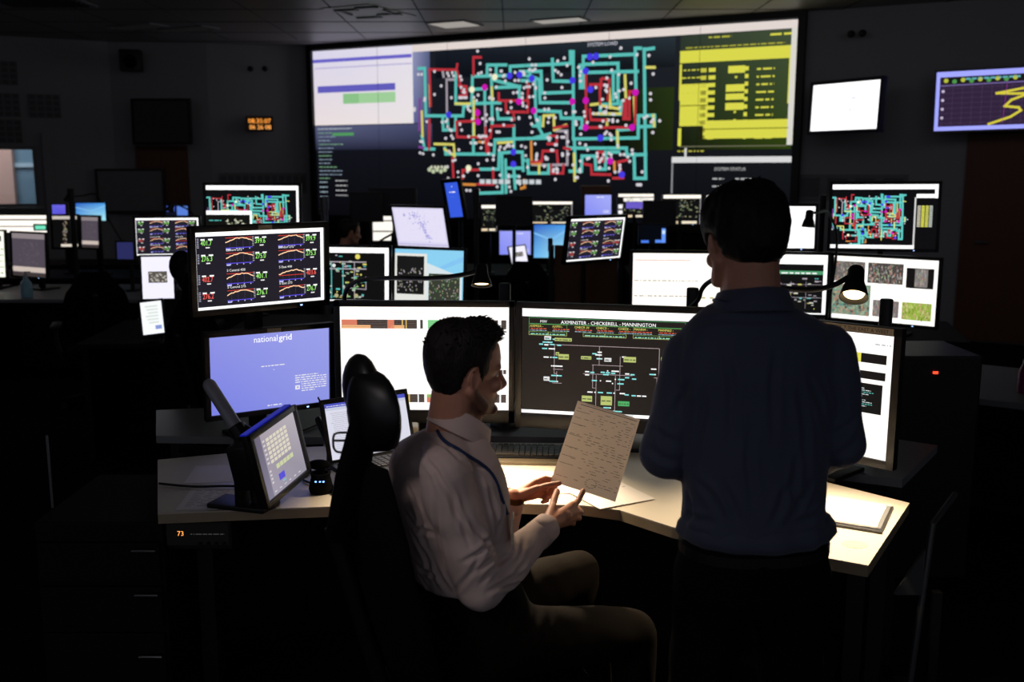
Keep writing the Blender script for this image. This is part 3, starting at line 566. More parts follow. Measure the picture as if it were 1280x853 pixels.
# wall sockets (black round camera domes in pairs)
for k, (px, py, Mx) in enumerate(((313, 86, 0), (331, 86, 0), (1063, 43, 1), (1077, 42, 1))):
    p = at(px, py, 13.95 if Mx == 0 else (10.80 if px < 1070 else 10.72)); p.y -= .02
    if Mx == 0: p = at(px, py, 13.98-.0)
    m = MB(); m.lathe([(.038, 0), (.035, .02), (.02, .032), (.001, .035)], Matrix.Rotation(R_(90), 4, 'X')); o = auto(m.build('sensor_dome', BLACK, None, p))
    tag(o, ('small black round sensor on the wall above the orange clock, left of the pair', 'small black round sensor on the wall above the orange clock, right of the pair', 'small black round sensor high right of the video wall, left of the pair', 'small black round sensor high right of the video wall, right of the pair')[k], 'sensor', 'wall sensors')
# loudspeaker
t = thing('loudspeaker', 'black box loudspeaker mounted high on the left wall', 'speaker', at(164, 76, 13.45), R_(12))
m = MB(); m.box((0, 0, 0), (.27, .22, .27), None, .02); auto(m.build('cabinet', BLACK, t))
m = MB(); m.lathe([(.09, 0), (.07, .02), (.02, .01), (.001, .01)], Matrix.Translation((0, -.112, -.02)) @ Matrix.Rotation(R_(90), 4, 'X')); m.build('cone', FABRIC, t)
m = MB(); m.box((0, .2, .0), (.05, .22, .05)); m.build('bracket', BLACK, t)
# LED clock
t = thing('digital_clock', 'black wall clock with two rows of glowing orange digits', 'clock'); p = at(324.5, 154.5, 13.93); t.location = p; t.rotation_euler = (0, 0, R_(16.2))
m = MB(); m.box((0, .02, 0), (.36, .07, .20), None, .008); m.build('case', BLACK, t)
cv = Canvas(.34, .18, 1.5, .001); cv.rect(0, 0, 1, 1, (.06, .03, .01)); cv.up()
cv.text('08:35:07', .06, .47, .085, (1, .62, .25), width=.30); cv.text('06 26 08', .10, .93, .085, (1, .66, .33), width=.285)
me = cv.mesh(Matrix.Translation((0, -.017, 0))); me.name = 'digits'; link('digits', me, SCREEN, t)
# ------------------------------------------------------------------ video wall
PA = Vector((-2.68, 14.155, 0)); PB = Vector((3.12, 11.19, 0)); ZT, ZB = 3.385, 1.16
wyaw = math.atan2(PB.y-PA.y, PB.x-PA.x); pc = (PA+PB)/2
t = thing('video_wall', 'huge wall-wide display with tangled teal and red network map and yellow table', 'video wall', (pc.x+.10*math.sin(wyaw), pc.y-.10*math.cos(wyaw), 0), wyaw)
LWL = (PB-PA).length; HWL = ZT-ZB
m = MB(); m.box((0, .05, (ZT+ZB)/2), (LWL+.1, .06, HWL+.14)); m.build('backing', BLACK, t)
m = MB()
for x, z, dx, dz in ((0, ZT+.04, LWL+.16, .08), (0, ZB-.05, LWL+.16, .10), (-LWL/2-.04, (ZT+ZB)/2, .08, HWL), (LWL/2+.04, (ZT+ZB)/2, .08, HWL)): m.box((x, .01, z), (dx, .10, dz))
m.build('frame', BLACK, t)
m = MB(); m.box((0, .06, ZB/2-.05), (LWL+.1, .05, ZB-.1)); m.build('plinth', DESKD, t)
cv = Canvas(LWL, HWL, .82, .0025); scr_wall(cv); me = cv.mesh(Matrix.Translation((0, .012, (ZT+ZB)/2))); me.name = 'screen'; link('screen', me, SCREEN, t)
# ceiling fittings
def ceil_light(label, px, py, rz, w=.6, d=.6, dim=(.45, .43, .42), s=.25, group='ceiling light panels'):
    p = atz(px, py, CZ); t = thing('ceiling_light', label, 'ceiling light', (p.x, p.y, CZ), rz, group)
    m = MB()
    for x, y, dx, dy in ((0, d/2, w+.02, .02), (0, -d/2, w+.02, .02), (w/2, 0, .02, d), (-w/2, 0, .02, d)): m.box((x, y, -.006), (dx, dy, .012))
    m.build('frame', GREYP, t); m = MB(); m.box((0, 0, -.006), (w-.04, d-.04, .012)); m.build('diffuser', mat('diffuser_dim' if s < .1 else 'diffuser_pale', (.34, .34, .33), .7, emis=dim, estr=s), t)
ceil_light('pale ceiling light panel above the left half of the video wall', 568, 30, wyaw, .50, .45, dim=(.8, .77, .74), s=.55)
ceil_light('pale ceiling light panel above the middle of the video wall', 700, 25, wyaw, .60, .30, dim=(.8, .77, .74), s=.45)
ceil_light('dim ceiling light panel over the dark left side of the room', 172, 33, wyaw, .7, .3, s=.02)
ceil_light('dim ceiling light panel farther left over the dark side of the room', 236, 36, wyaw, .7, .3, s=.02)
t = thing('ceiling_vent', 'open slatted ceiling vent near the top of the frame', 'ceiling vent', atz(462, 15, CZ-.0), wyaw)
m = MB(); m.box((0, 0, -.003), (.62, .9, .006)); m.build('plate', CEILM, t)
m = MB()
for x, y, dx, dy in ((-.25, .38, .55, .05), (.3, .2, .5, .09), (-.3, -.3, .5, .05), (.2, -.42, .45, .06), (-.45, -.1, .05, .4), (.42, -.05, .05, .3)): m.box((x*.55, y*.8, -.012), (dx*.55, dy*.8, .015), Matrix.Rotation(.2, 4, 'Z'))
m.build('slot', BLACK, t)
t = thing('ceiling_vent', 'dark square ceiling vent at the top edge left of the video wall', 'ceiling vent', atz(52, 2, CZ), 0)
m = MB(); m.box((0, 0, -.005), (.9, .6, .01)); m.build('plate', GREYP, t); m = MB()
for k in range(5): m.box((0, -.2+k*.1, -.015), (.8, .05, .02))
m.build('slat', BLACK, t)
m = MB()
for k in range(14): m.box((-5.5+k*.9, 10.2, CZ-.002), (.012, 6.5, .004), Matrix.Translation((0, 0, 0)))
for k in range(8): m.box((-.5, 7.4+k*.9, CZ-.002), (12.5, .012, .004))
tag(m.build('trim_1_ceiling_grid', mat('grid_dark', (.25, .25, .25), .8)), None, None, None, 'structure').name = 'trim_2'
# ------------------------------------------------------------------ wall televisions
def tv(label, c, yaw, w, h, pic, tilt=2, bez=.03, gain=1, casing=BLACK, wy=None, roll=0):
    t = thing('television', label, 'television', c, R_(yaw)); M = Matrix.Rotation(-R_(tilt), 4, 'X') @ Matrix.Rotation(-R_(roll), 4, 'Y')
    m = MB(); m.box((0, .035, 0), (w+2*bez, .055, h+2*bez), M, .006); auto(m.build('casing', casing, t), 30)
    m = MB()
    for x0, z0, dx, dz in ((0, h/2+bez/2, w+2*bez, bez), (0, -h/2-bez/2, w+2*bez, bez), (-w/2-bez/2, 0, bez, h), (w/2+bez/2, 0, bez, h)): m.box((x0, .002, z0), (dx, .016, dz), M)
    m.build('bezel', casing, t)
    cv = Canvas(w, h, gain, .0008); pic(cv); me = cv.mesh(M @ Matrix.Translation((0, .0055, 0))); me.name = 'screen'; link('screen', me, SCREEN, t)
    if wy: m = MB(); m.tube([(0, .06, 0), (0, wy, 0)], .025); m.box((0, .07, 0), (.3, .02, .25)); m.build('wall_bracket', DARKM, t)
    return t
BLUEB = mat('tv_bezel_navy', (.13, .12, .22), .4)
tv('white glowing television on an angled bracket right of the video wall', (3.37, 10.36, 2.415), -58, .84, .47, scr_tvwhite, casing=BLUEB, bez=.035, wy=.42)
tv('television at far right showing yellow trend lines on purple', (4.73, 9.98, 2.46), -26, 1.10, .575, scr_trend, casing=BLUEB, bez=.02, wy=.2, roll=1)
tv('switched-off black television above the brown door on the left wall', (-4.60, 13.35, 2.405), -2, .72, .53, lambda c: c.rect(0, 0, 1, 1, (.02, .02, .02)), wy=.36)
# ------------------------------------------------------------------ main console desk
FZ = .74
front = [(-1.289, 3.496), (-1.088, 2.923), (-.58, 2.985), (-.2, 3.03), (.226, 2.997), (.335, 2.952), (.473, 2.805), (.6, 2.70), (.849, 2.571), (.95, 2.515), (1.259, 3.02), (1.06, 3.235), (.62, 3.54), (.2, 3.72), (-.4, 3.74), (-.9, 3.64)]
t = thing('control_desk', 'curved pale-topped control desk the two men work at', 'desk', (0, 3.3, 0))
m = MB(); m.prism(front[::-1], FZ-.004, FZ); m.build('worktop', LAMIN, t, world=True)
def inset(poly, s):
    c = Vector((sum(p[0] for p in poly)/len(poly), sum(p[1] for p in poly)/len(poly))); return [tuple(c+(Vector(p)-c)*s) for p in poly]
m = MB(); m.prism(front[::-1], FZ-.034, FZ-.0045); m.build('edge_band', EDGE, t, world=True)
rear = [(-1.412, 3.828), (-.9, 3.80), (-.3, 3.84), (.25, 3.80), (.66, 3.64), (1.10, 3.37), (1.33, 3.262), (1.63, 3.69), (1.516, 3.77), (.9, 4.22), (.2, 4.42), (-.6, 4.46), (-1.562, 4.255)]
m = MB(); m.prism(rear[::-1], FZ-.03, FZ); m.build('monitor_shelf', mat('shelf_grey', (.52, .52, .53), .4, noise_amt=.05), t, world=True)
for q in ((-1.0, 3.1), (-1.15, 3.4), (.95, 2.62), (1.15, 2.98), (1.35, 3.4), (-1.42, 4.1), (.2, 4.25), (-.5, 4.3), (1.45, 3.7)):
    m = MB(); m.box((*q, (FZ-.035)/2), (.05, .05, FZ-.035)); m.build('leg', DARKM, t, world=True)
m = MB()
for a, b in (((-1.24, 3.52), (-.8, 3.66)), ((-.8, 3.66), (.2, 3.74)), ((.2, 3.74), (.62, 3.56)), ((.62, 3.56), (1.2, 3.12))):
    a = Vector((*a, .36)); b = Vector((*b, .36)); d = b-a; m.box((0, .05, 0), (d.length, .02, .66), Matrix.Translation((a+b)/2) @ Matrix.Rotation(math.atan2(d.y, d.x), 4, 'Z'))
m.build('modesty_panel', DESKD, t, world=True)
m = MB(); m.tube([(-1.30, 3.78, .70), (-.8, 3.74, .66), (.2, 3.79, .66), (.7, 3.56, .66), (1.25, 3.19, .70)], .02, seg=6); m.build('cable_tray', BLACK, t, world=True)
# drawer pedestal at left
t = thing('drawer_pedestal', 'black drawer pedestal with chrome handles beside the left end of the desk', 'drawers', (-1.285, 3.08, 0))
m = MB(); m.box((0, .12, .35), (.40, .5, .70), None, .006); m.build('cabinet', DESKD, t)
for k, z in enumerate((.62, .475, .27)):
    m = MB(); m.box((0, -.14, z-.045), (.38, .018, .13 if k < 2 else .23), None, .003); d = m.build('drawer', DESKD, t)
    m = MB(); m.tube([(.115, -.145, z), (.115, -.168, z), (.185, -.168, z), (.185, -.145, z)], .0065); m.build('handle', CHROME, d)
m = MB(); m.box((-.19, -.02+.0, .83), (.006, .006, .24)); m.build('upright_rod', GREYM, t)
# intercom with 73
t = thing('intercom_unit', 'black radio unit under the left desk end with a glowing orange 73', 'radio', (-1.01, 2.98, .60))
m = MB(); m.box((0, .09, .045), (.26, .18, .09), None, .004); m.build('case', BLACK, t)
cv = Canvas(.24, .07, 1, .0006); cv.rect(0, 0, 1, 1, (.03, .03, .03)); cv.up(); cv.text('73', .33, .55, .022, (1, .62, .3), 1.6); cv.scrib(.05, .5, .2, .008, (.25, .25, .25)); cv.scrib(.5, .5, .95, .006, (.22, .22, .22))
me = cv.mesh(Matrix.Translation((0, -.001, .05))); me.name = 'display'; link('display', me, SCREEN, t)
for k in range(4): m = MB(); m.cyl((.03+k*.025, -.001, .02), (.03+k*.025, -.01, .02), .007); m.build('knob', DARKM, t)
# ------------------------------------------------------------------ monitors on the main desk
monitor('large monitor behind the seated man, white sheet with orange and green table rows', (-.333, 3.736, 1.068), 0, 0, -.3, .641, .401, scr_sheet, bez=.023, bottom=.05)
monitor('large monitor titled AXMINSTER CHICKERELL MANNINGTON with a dark line diagram', (.351, 3.582, 1.074), -11.2, 1, -.3, .641, .401, scr_axm, bez=.023, bottom=.05)
monitor('large angled white monitor right of the standing man, label strip on its top edge', (.977, 3.300, 1.061), -47.6, 2, .8, .641, .401, scr_right, bez=.026, strip=[(.21, .37, 'AUTHORISATION DESK 7 THE EAST & WEST')])
monitor('monitor with rows of voltage charts and green and red readings, above the lilac one', (-.941, 3.752, 1.415), 37.3, -3, .2, .509, .286, scr_charts, bez=.022, stand='foot', strip=[(.02, .055, None)])
monitor('lilac monitor with the nationalgrid log-in screen at left of the desk', (-.915, 3.720, 1.025), 34.8, -2, -.6, .474, .296, scr_login, bez=.02, stand=None, strip=[(0.02, .055, None)], gain=.85)
t = monitor('thick tilted touch panel with key grid at the left end of the desk', (-.707, 2.949, .917), 73, 8.7, 6.6, .25, .20, scr_dial, bez=.016, dep=.10, stand='foot', name='touch_panel', cat='touch screen', gain=.95, led=False)
m = MB(); m.box((0, .022, .118), (.27, .022, .004), Matrix.Translation((0, 0, .177)) @ Matrix.Rotation(R_(-8.7), 4, 'X') @ Matrix.Rotation(R_(-6.6), 4, 'Y')); m.build('lit_edge', mat('lit_blue', (.1, .12, .5), .4, emis=(.15, .2, .95), estr=.25), t)
# support tube
t = thing('support_tube', 'grey tube with black collar leaning up beside the touch panel', 'tube', (-.845, 2.98, .74))
a = at(262, 482, 3.06); b = at(312, 560, 2.99)
m = MB(); m.cap(a, b, .021); m.build('tube', mat('tube_grey', (.60, .60, .63), .4), t, world=True, smooth=True)
m = MB(); c_ = a.lerp(b, .66); e_ = a.lerp(b, .85); m.cyl(c_, e_, .028); m.cyl(c_+Vector((.02, 0, -.01)), e_+Vector((.05, 0, .0)), .02); m.build('collar', BLACK, t, world=True)
m = MB(); m.cyl(b, (b.x+.02, b.y, .745), .02); m.cyl((b.x+.02, b.y, .74), (b.x+.02, b.y, .755), .06); m.build('foot', BLACK, t, world=True)
# laptop
t = thing('laptop', 'open laptop with a white document page, behind the chair headrest', 'laptop', (-.418, 3.235, .785), R_(34))
d_ = MB(); d_.box((0, 0, -.022), (.28, .2, .044), None, .006); d_.build('dock', BLACK, t)
M = Matrix.Translation((0, .135, .12)) @ Matrix.Rotation(R_(-17), 4, 'X')
m = MB(); m.box((0, 0, .0), (.34, .235, .018), Matrix.Translation((0, 0, .012)), .004); auto(m.build('base', BLACK, t), 30)
m = MB()
for r in range(5):
    for k in range(13): m.box((-.14+k*.0233, .07-r*.022, .0235), (.019, .018, .004))
m.build('keys', mat('key_black', (.12, .11, .1), .5), t); m = MB(); m.box((0, -.07, .0215), (.08, .05, .002)); m.build('trackpad', DARKM, t)
m = MB(); m.box((0, .006, 0), (.335, .008, .225), M, .003); m.build('lid', BLACK, t)
cv = Canvas(.305, .19, .9, .0003); scr_doc(cv); me = cv.mesh(M @ Matrix.Translation((0, .0012, 0))); me.name = 'screen'; link('screen', me, SCREEN, t)
# keyboard
t = thing('keyboard', 'black computer keyboard on the desk in front of the dark diagram monitor', 'keyboard', (.06, 3.555, FZ), R_(-3))
m = MB(); m.box((0, 0, .009), (.46, .165, .018), None, .004); auto(m.build('body', BLACK, t), 30)
m = MB(); m.box((0, -.105, .006), (.46, .05, .011), None, .003); m.build('palm_rest', mat('palm_rest', (.42, .37, .29), .3), t)
m = MB()
for r in range(6):
    for k in range(21):
        if k in (15, 19) and r in (0,): continue
        if r == 5 and 4 <= k <= 8: continue
        m.box((-.215+k*.0215, .065-r*.024-(.004 if r else 0), .0205), (.0175, .0185, .007), None)
m.box((-.086, -.059, .0205), (.105, .018, .007)); m.build('keys', mat('key_dark', (.26, .24, .21), .28), t)
# papers
def sheet(label, x, y, z, rz, w=.21, h=.297, lines=14, grp=None, group_cat='paper', col=PAPER, seed=1):
    t = thing('paper_sheet', label, group_cat, (x, y, z), rz, grp)
    m = MB(); m.box((0, 0, .0006), (w, h, .0012)); m.build('page', col, t)
    if lines:
        rn = random.Random(seed); m = MB()
        for k in range(lines):
            u = -w*.42
            while u < w*.38:
                d = rn.uniform(.01, .04); m.box((u+d/2, h*.42-k*h*.84/lines, .00145), (d, .0016, .0003)); u += d+rn.uniform(.004, .02)
        m.build('print', INK, t)
    return t
sheet('brightly lit white sheet on the desk between the men under the lamp', -.01, 3.25, FZ, R_(88), lines=0)
sheet('white sheet overlapping the lit one behind the far hand', .13, 3.22, FZ+.0015, R_(84), lines=12)
sheet('white sheet with a loose corner sticking out below the held page', .295, 3.13, FZ+.0035, R_(28), .21, .297, lines=2, seed=5)
sheet('dim page of small print on the left desk wing, nearer the edge', -.93, 3.06, FZ, R_(4), .24, .20, lines=10, seed=3)
sheet('dim blank page farther back on the left desk wing', -.98, 3.33, FZ, R_(6), .27, .2, lines=0)
# held sheet
t = thing('paper_sheet', 'tilted printed page held up by the seated man', 'paper', (.249, 2.85, .963))
t.rotation_mode = 'QUATERNION'
t.rotation_quaternion = (Matrix.Rotation(0, 3, 'Z') @ Matrix.Rotation(R_(-37), 3, 'X') @ Matrix.Rotation(R_(18.5), 3, 'Y')).to_quaternion()
m = MB(); n = 12
me = bpy.data.meshes.new('page'); vs = []; fs = []
curl = lambda x, z: .006*math.sin(z*9)+.25*x*x-.01*z
for i in range(n+1):
    for j in range(n+1): x = -.0975+.195*i/n; z = -.1375+.275*j/n; vs.append((x, curl(x, z), z))
for i in range(n):
    for j in range(n): a = i*(n+1)+j; fs.append((a, a+n+1, a+n+2, a+1))
me.from_pydata(vs, [], fs)
pm = mat('page_held', (.80, .75, .73), .85, noise_amt=.03); nt = pm.node_tree
tr = nt.nodes.new('ShaderNodeBsdfTranslucent'); tr.inputs[0].default_value = (.85, .72, .62, 1); ms = nt.nodes.new('ShaderNodeMixShader'); ms.inputs[0].default_value = .42
nt.links.new(nt.nodes['Principled BSDF'].outputs[0], ms.inputs[1]); nt.links.new(tr.outputs[0], ms.inputs[2]); nt.links.new(ms.outputs[0], nt.nodes['Material Output'].inputs[0])
link('page', me, pm, t, smooth=True)
m = MB(); rn = random.Random(21)
def ptick(x0, x1, z, th):
    x0, x1 = sorted((x0, x1)); k = max(1, int((x1-x0)/.02))
    for i in range(k):
        a = x0+(x1-x0)*i/k; b = x0+(x1-x0)*(i+1)/k; c = (a+b)/2; m.box((c, curl(c, z)-.0006, z), (b-a, .0002, th))
ptick(-.085, .09, .128, .0022); ptick(-.07, .06, .134, .0012)
for z in (.105, .062, .025, -.015, -.045, -.07): ptick(-.092, -.05, z, .0013)
for r in range(30):
    z = .115-r*.0078
    if z < -.125: break
    x = rn.choice((-.09, -.035, -.035))
    while x < .09:
        d = rn.uniform(.004, .02)
        if rn.random() < .6: ptick(x, min(x+d, .093), z, rn.choice((.0011, .0016)))
        x += d+rn.uniform(.003, .012)
for k in range(12): a = math.tau*k/12; ptick(.012+.016*math.cos(a), .018+.016*math.cos(a), -.108+.014*math.sin(a), .0015)
m.build('print', mat('print_grey', (.42, .36, .36), .9), t)
# clear folder with pages on right wing
t = thing('ring_folder', 'clear-covered folder of white pages under the right lamp', 'folder', (.985, 2.93, FZ), R_(62))
m = MB(); m.box((0, 0, .004), (.25, .325, .008), None, .002); m.build('back_cover', mat('folder_grey', (.22, .21, .20), .4), t)
for k in range(4): m = MB(); m.box((.002*k-.004, .0, .0093+k*.0014), (.205, .288, .001), Matrix.Rotation(R_((0, 1.2, -.8, .5)[k]), 4, 'Z')); m.build('page', PAPER, t)
m = MB(); m.box((0, 0, .0155), (.24, .315, .001)); m.build('clear_cover', mat('clear_film', (.95, .95, .95), .12, alpha=.12, noise_amt=0), t)
# printed round mark on worktop
m = MB(); m.lathe([(.036, 0), (.036, .0006), (.001, .0006)], Matrix.Translation((.965, 2.665, FZ)), 32, 1, .8)
o = m.build('desk_mark', mat('mark_beige', (.74, .69, .60), .5)); tag(o, 'faint round printed mark on the near right corner of the desk', 'mark')
# cream box and black things near the laptop
t = thing('desk_phone', 'cream plastic desk unit standing behind the seated man\'s chin', 'desk phone', (-.175, 3.635, FZ), R_(-8))
m = MB(); m.box((0, 0, .055), (.085, .07, .11), None, .012); auto(m.build('body', mat('cream_plastic', (.82, .76, .66), .4), t), 30)
m = MB(); m.box((.01, -.036, .07), (.014, .002, .002)); m.box((.01, -.036, .085), (.014, .002, .002)); m.box((.01, -.036, .0775), (.006, .002, .012)); m.build('symbol', INK, t)
t = thing('cream_box', 'cream box half hidden between the laptop lid and the seated man', 'box', (-.405, 3.62, FZ), R_(5))
m = MB(); m.box((0, 0, .05), (.11, .08, .10), None, .01); auto(m.build('body', mat('cream_plastic', (.82, .76, .66), .4), t)); m = MB(); m.box((.02, -.042, .075), (.03, .004, .012)); m.build('slot', BLACK, t)
t = thing('headset_charger', 'small black cup-shaped charger with tiny blue lights beside the touch panel', 'charger', (-.625, 3.13, FZ), 0)
m = MB(); m.lathe([(.036, 0), (.04, .015), (.031, .055), (.034, .066), (.025, .066), (.022, .03), (.001, .03)]); auto(m.build('body', FABRIC, t))
m = MB(); m.ell((-.008, .015, .088), (.038, .028, .016)); m.tube([(0, 0, .03), (0, .015, .085)], .011); m.build('rest', FABRIC, t, smooth=True)
m = MB(); [m.box((x, -.033, .045), (.005, .006, .003)) for x in (-.01, .004, .015)]; m.build('indicator_light', emit('led_cool', (.45, .65, 1), 4), t)
def cable(label, pts, r=.004, cat='cable', m_=BLACK, n=3):
    m = MB(); m.tube(pts, r, 6, smooth_n=n); return tag(m.build('cable', m_, smooth=True), label, cat)
z = FZ+.006
cable('thin black cable lying across the pages on the left desk wing', [(-1.18, 3.20, z), (-1.05, 3.16, z), (-.95, 3.17, z+.002), (-.84, 3.16, z), (-.78, 3.12, z)], .0045)
cable('looping black cable under the lilac monitor, leftmost', [(-1.05, 3.9, z), (-.98, 3.84, z), (-.90, 3.83, z), (-.84, 3.88, z), (-.80, 3.98, z)])
cable('black cable hanging from the lilac monitor to the desk', [(-.77, 3.84, .90), (-.73, 3.80, .84), (-.70, 3.66, .78), (-.66, 3.55, z), (-.60, 3.42, z), (-.56, 3.36, z)])
cable('black cable curling toward the headset charger', [(-.62, 3.36, z), (-.70, 3.34, z), (-.72, 3.25, z), (-.66, 3.19, z), (-.63, 3.17, z)])
# slim pen-like microphone with bright tip
t = thing('gooseneck_microphone', 'small black desk microphone with pale ring beside the laptop', 'microphone', (-.655, 3.42, FZ))
m = MB(); m.cyl((0, 0, 0), (0, 0, .012), .03); m.tube([(0, 0, .01), (.0, .02, .08), (-.03, .0, .17)], .006); m.build('stem', BLACK, t)
m = MB(); m.cap((-.03, 0, .17), (.0, -.01, .10), .012); m.build('head', BLACK, t, smooth=True); m = MB(); m.cyl((.0, -.012, .085), (.002, -.014, .077), .013); m.build('ring', PALE, t)
# ------------------------------------------------------------------ desk lamps
def lamp(label, base, arm, head, aim, shade_r=.036, L=.12, power=0, group=None, bulb=6, scale=1, col=(1, .80, .55), cone=70, m_=BLACK, laim=None):
    base = Vector(base); t = thing('desk_lamp', label, 'lamp', base, 0, group); head = Vector(head); aim = Vector(aim).normalized()
    m = MB(); m.lathe([(.001, 0), (.05*scale, 0), (.05*scale, .012), (.02*scale, .03), (.014*scale, .035)], Matrix.Translation(base)); auto(m.build('base', m_, t, world=True))
    m = MB(); m.tube([base+Vector((0, 0, .03))]+[Vector(p) for p in arm]+[head-aim*L*.85], .0085*scale, 10, smooth_n=3); m.build('arm', m_, t, smooth=True, world=True)
    q = aim.to_track_quat('Z', 'Y').to_matrix().to_4x4(); Mh = Matrix.Translation(head-aim*L) @ q; r = shade_r
    m = MB(); m.lathe([(.001, -.004), (r*.55, 0), (r*.68, .01), (r*.72, L*.45), (r*1.0, L*.72), (r*1.18, L), (r*1.12, L), (r*.9, L*.72), (r*.6, L*.5), (.001, L*.5)], Mh, 28); sh = auto(m.build('lamp_shade', m_, t, world=True), 50)
    m = MB(); m.lathe([(.001, L*.62), (r*.5, L*.66), (r*.86, L*.86), (r*.80, L*.90), (.001, L*.93)][::-1], Mh, 24); m.build('bulb', emit('bulb_warm' if bulb else 'bulb_off', (1, .86, .62), bulb), sh, world=True)
    if power:
        l = bpy.data.lights.new('lamp_light', 'SPOT'); l.energy = power; l.color = col; l.spot_size = R_(cone*2); l.spot_blend = .9; l.shadow_soft_size = .022
        lo = bpy.data.objects.new('lamp_light', l); C.objects.link(lo); lo.location = head+aim*.006; aim = Vector(laim).normalized() if laim else aim; lo.rotation_euler = (-aim).to_track_quat('Z', 'Y').to_euler()
    return t
h1 = at(602, 357, 3.30); h2 = at(1067, 372, 2.95)
lamp('black desk lamp on a long arm over the desk, head above the seated man', (-.62, 3.95, FZ), [(-.63, 3.93, 1.2), at(428, 378, 3.85), at(436, 352, 3.8), at(480, 347, 3.65), at(545, 349, 3.45), at(590, 342, 3.32)], h1, (.0, -.36, -1), cone=44, power=120, L=.07, shade_r=.03, bulb=5)
lamp('black desk lamp reaching from behind the standing man, bulb glowing over the folder', (.60, 3.93, FZ), [(.62, 3.90, 1.2), at(873, 380, 3.7), at(877, 358, 3.6), at(900, 345, 3.3), at(985, 363, 3.05), at(1035, 362, 2.97)], h2, (-.30, -.75, -1), cone=46, power=75, laim=(-.14, -.25, -1), shade_r=.036, L=.105, bulb=9)
# masts behind monitors
def mast(label, x, y, z0, z1, r=.024, m_=BLACK, group=None, cap_=True):
    t = thing('monitor_mast', label, 'post', (x, y, z0), 0, group)
    m = MB(); m.lathe([(r*.8, .015), (r*.8, z1-z0-.10), (r, z1-z0-.10), (r, z1-z0-.004), (r*.85, z1-z0)], None, 20); auto(m.build('pole', m_, t))
    m = MB(); m.lathe([(.06, 0), (.06, .012), (r, .02)], None, 20); m.build('base', m_, t); return t
GUN = mat('gunmetal', (.20, .20, .21), .5, .3)
for px, py, Y, lb in ((631, 354, 3.98, 'short dark mast top between the white sheet monitor and the diagram monitor'), (866, 360, 3.86, 'short dark mast top beside the standing man\'s neck'), (1108.5, 374, 3.62, 'short dark mast top above the right end of the angled white monitor')):
    p = at(px, py, Y); mast(lb, p.x, p.y, FZ, p.z, .0235, GUN)
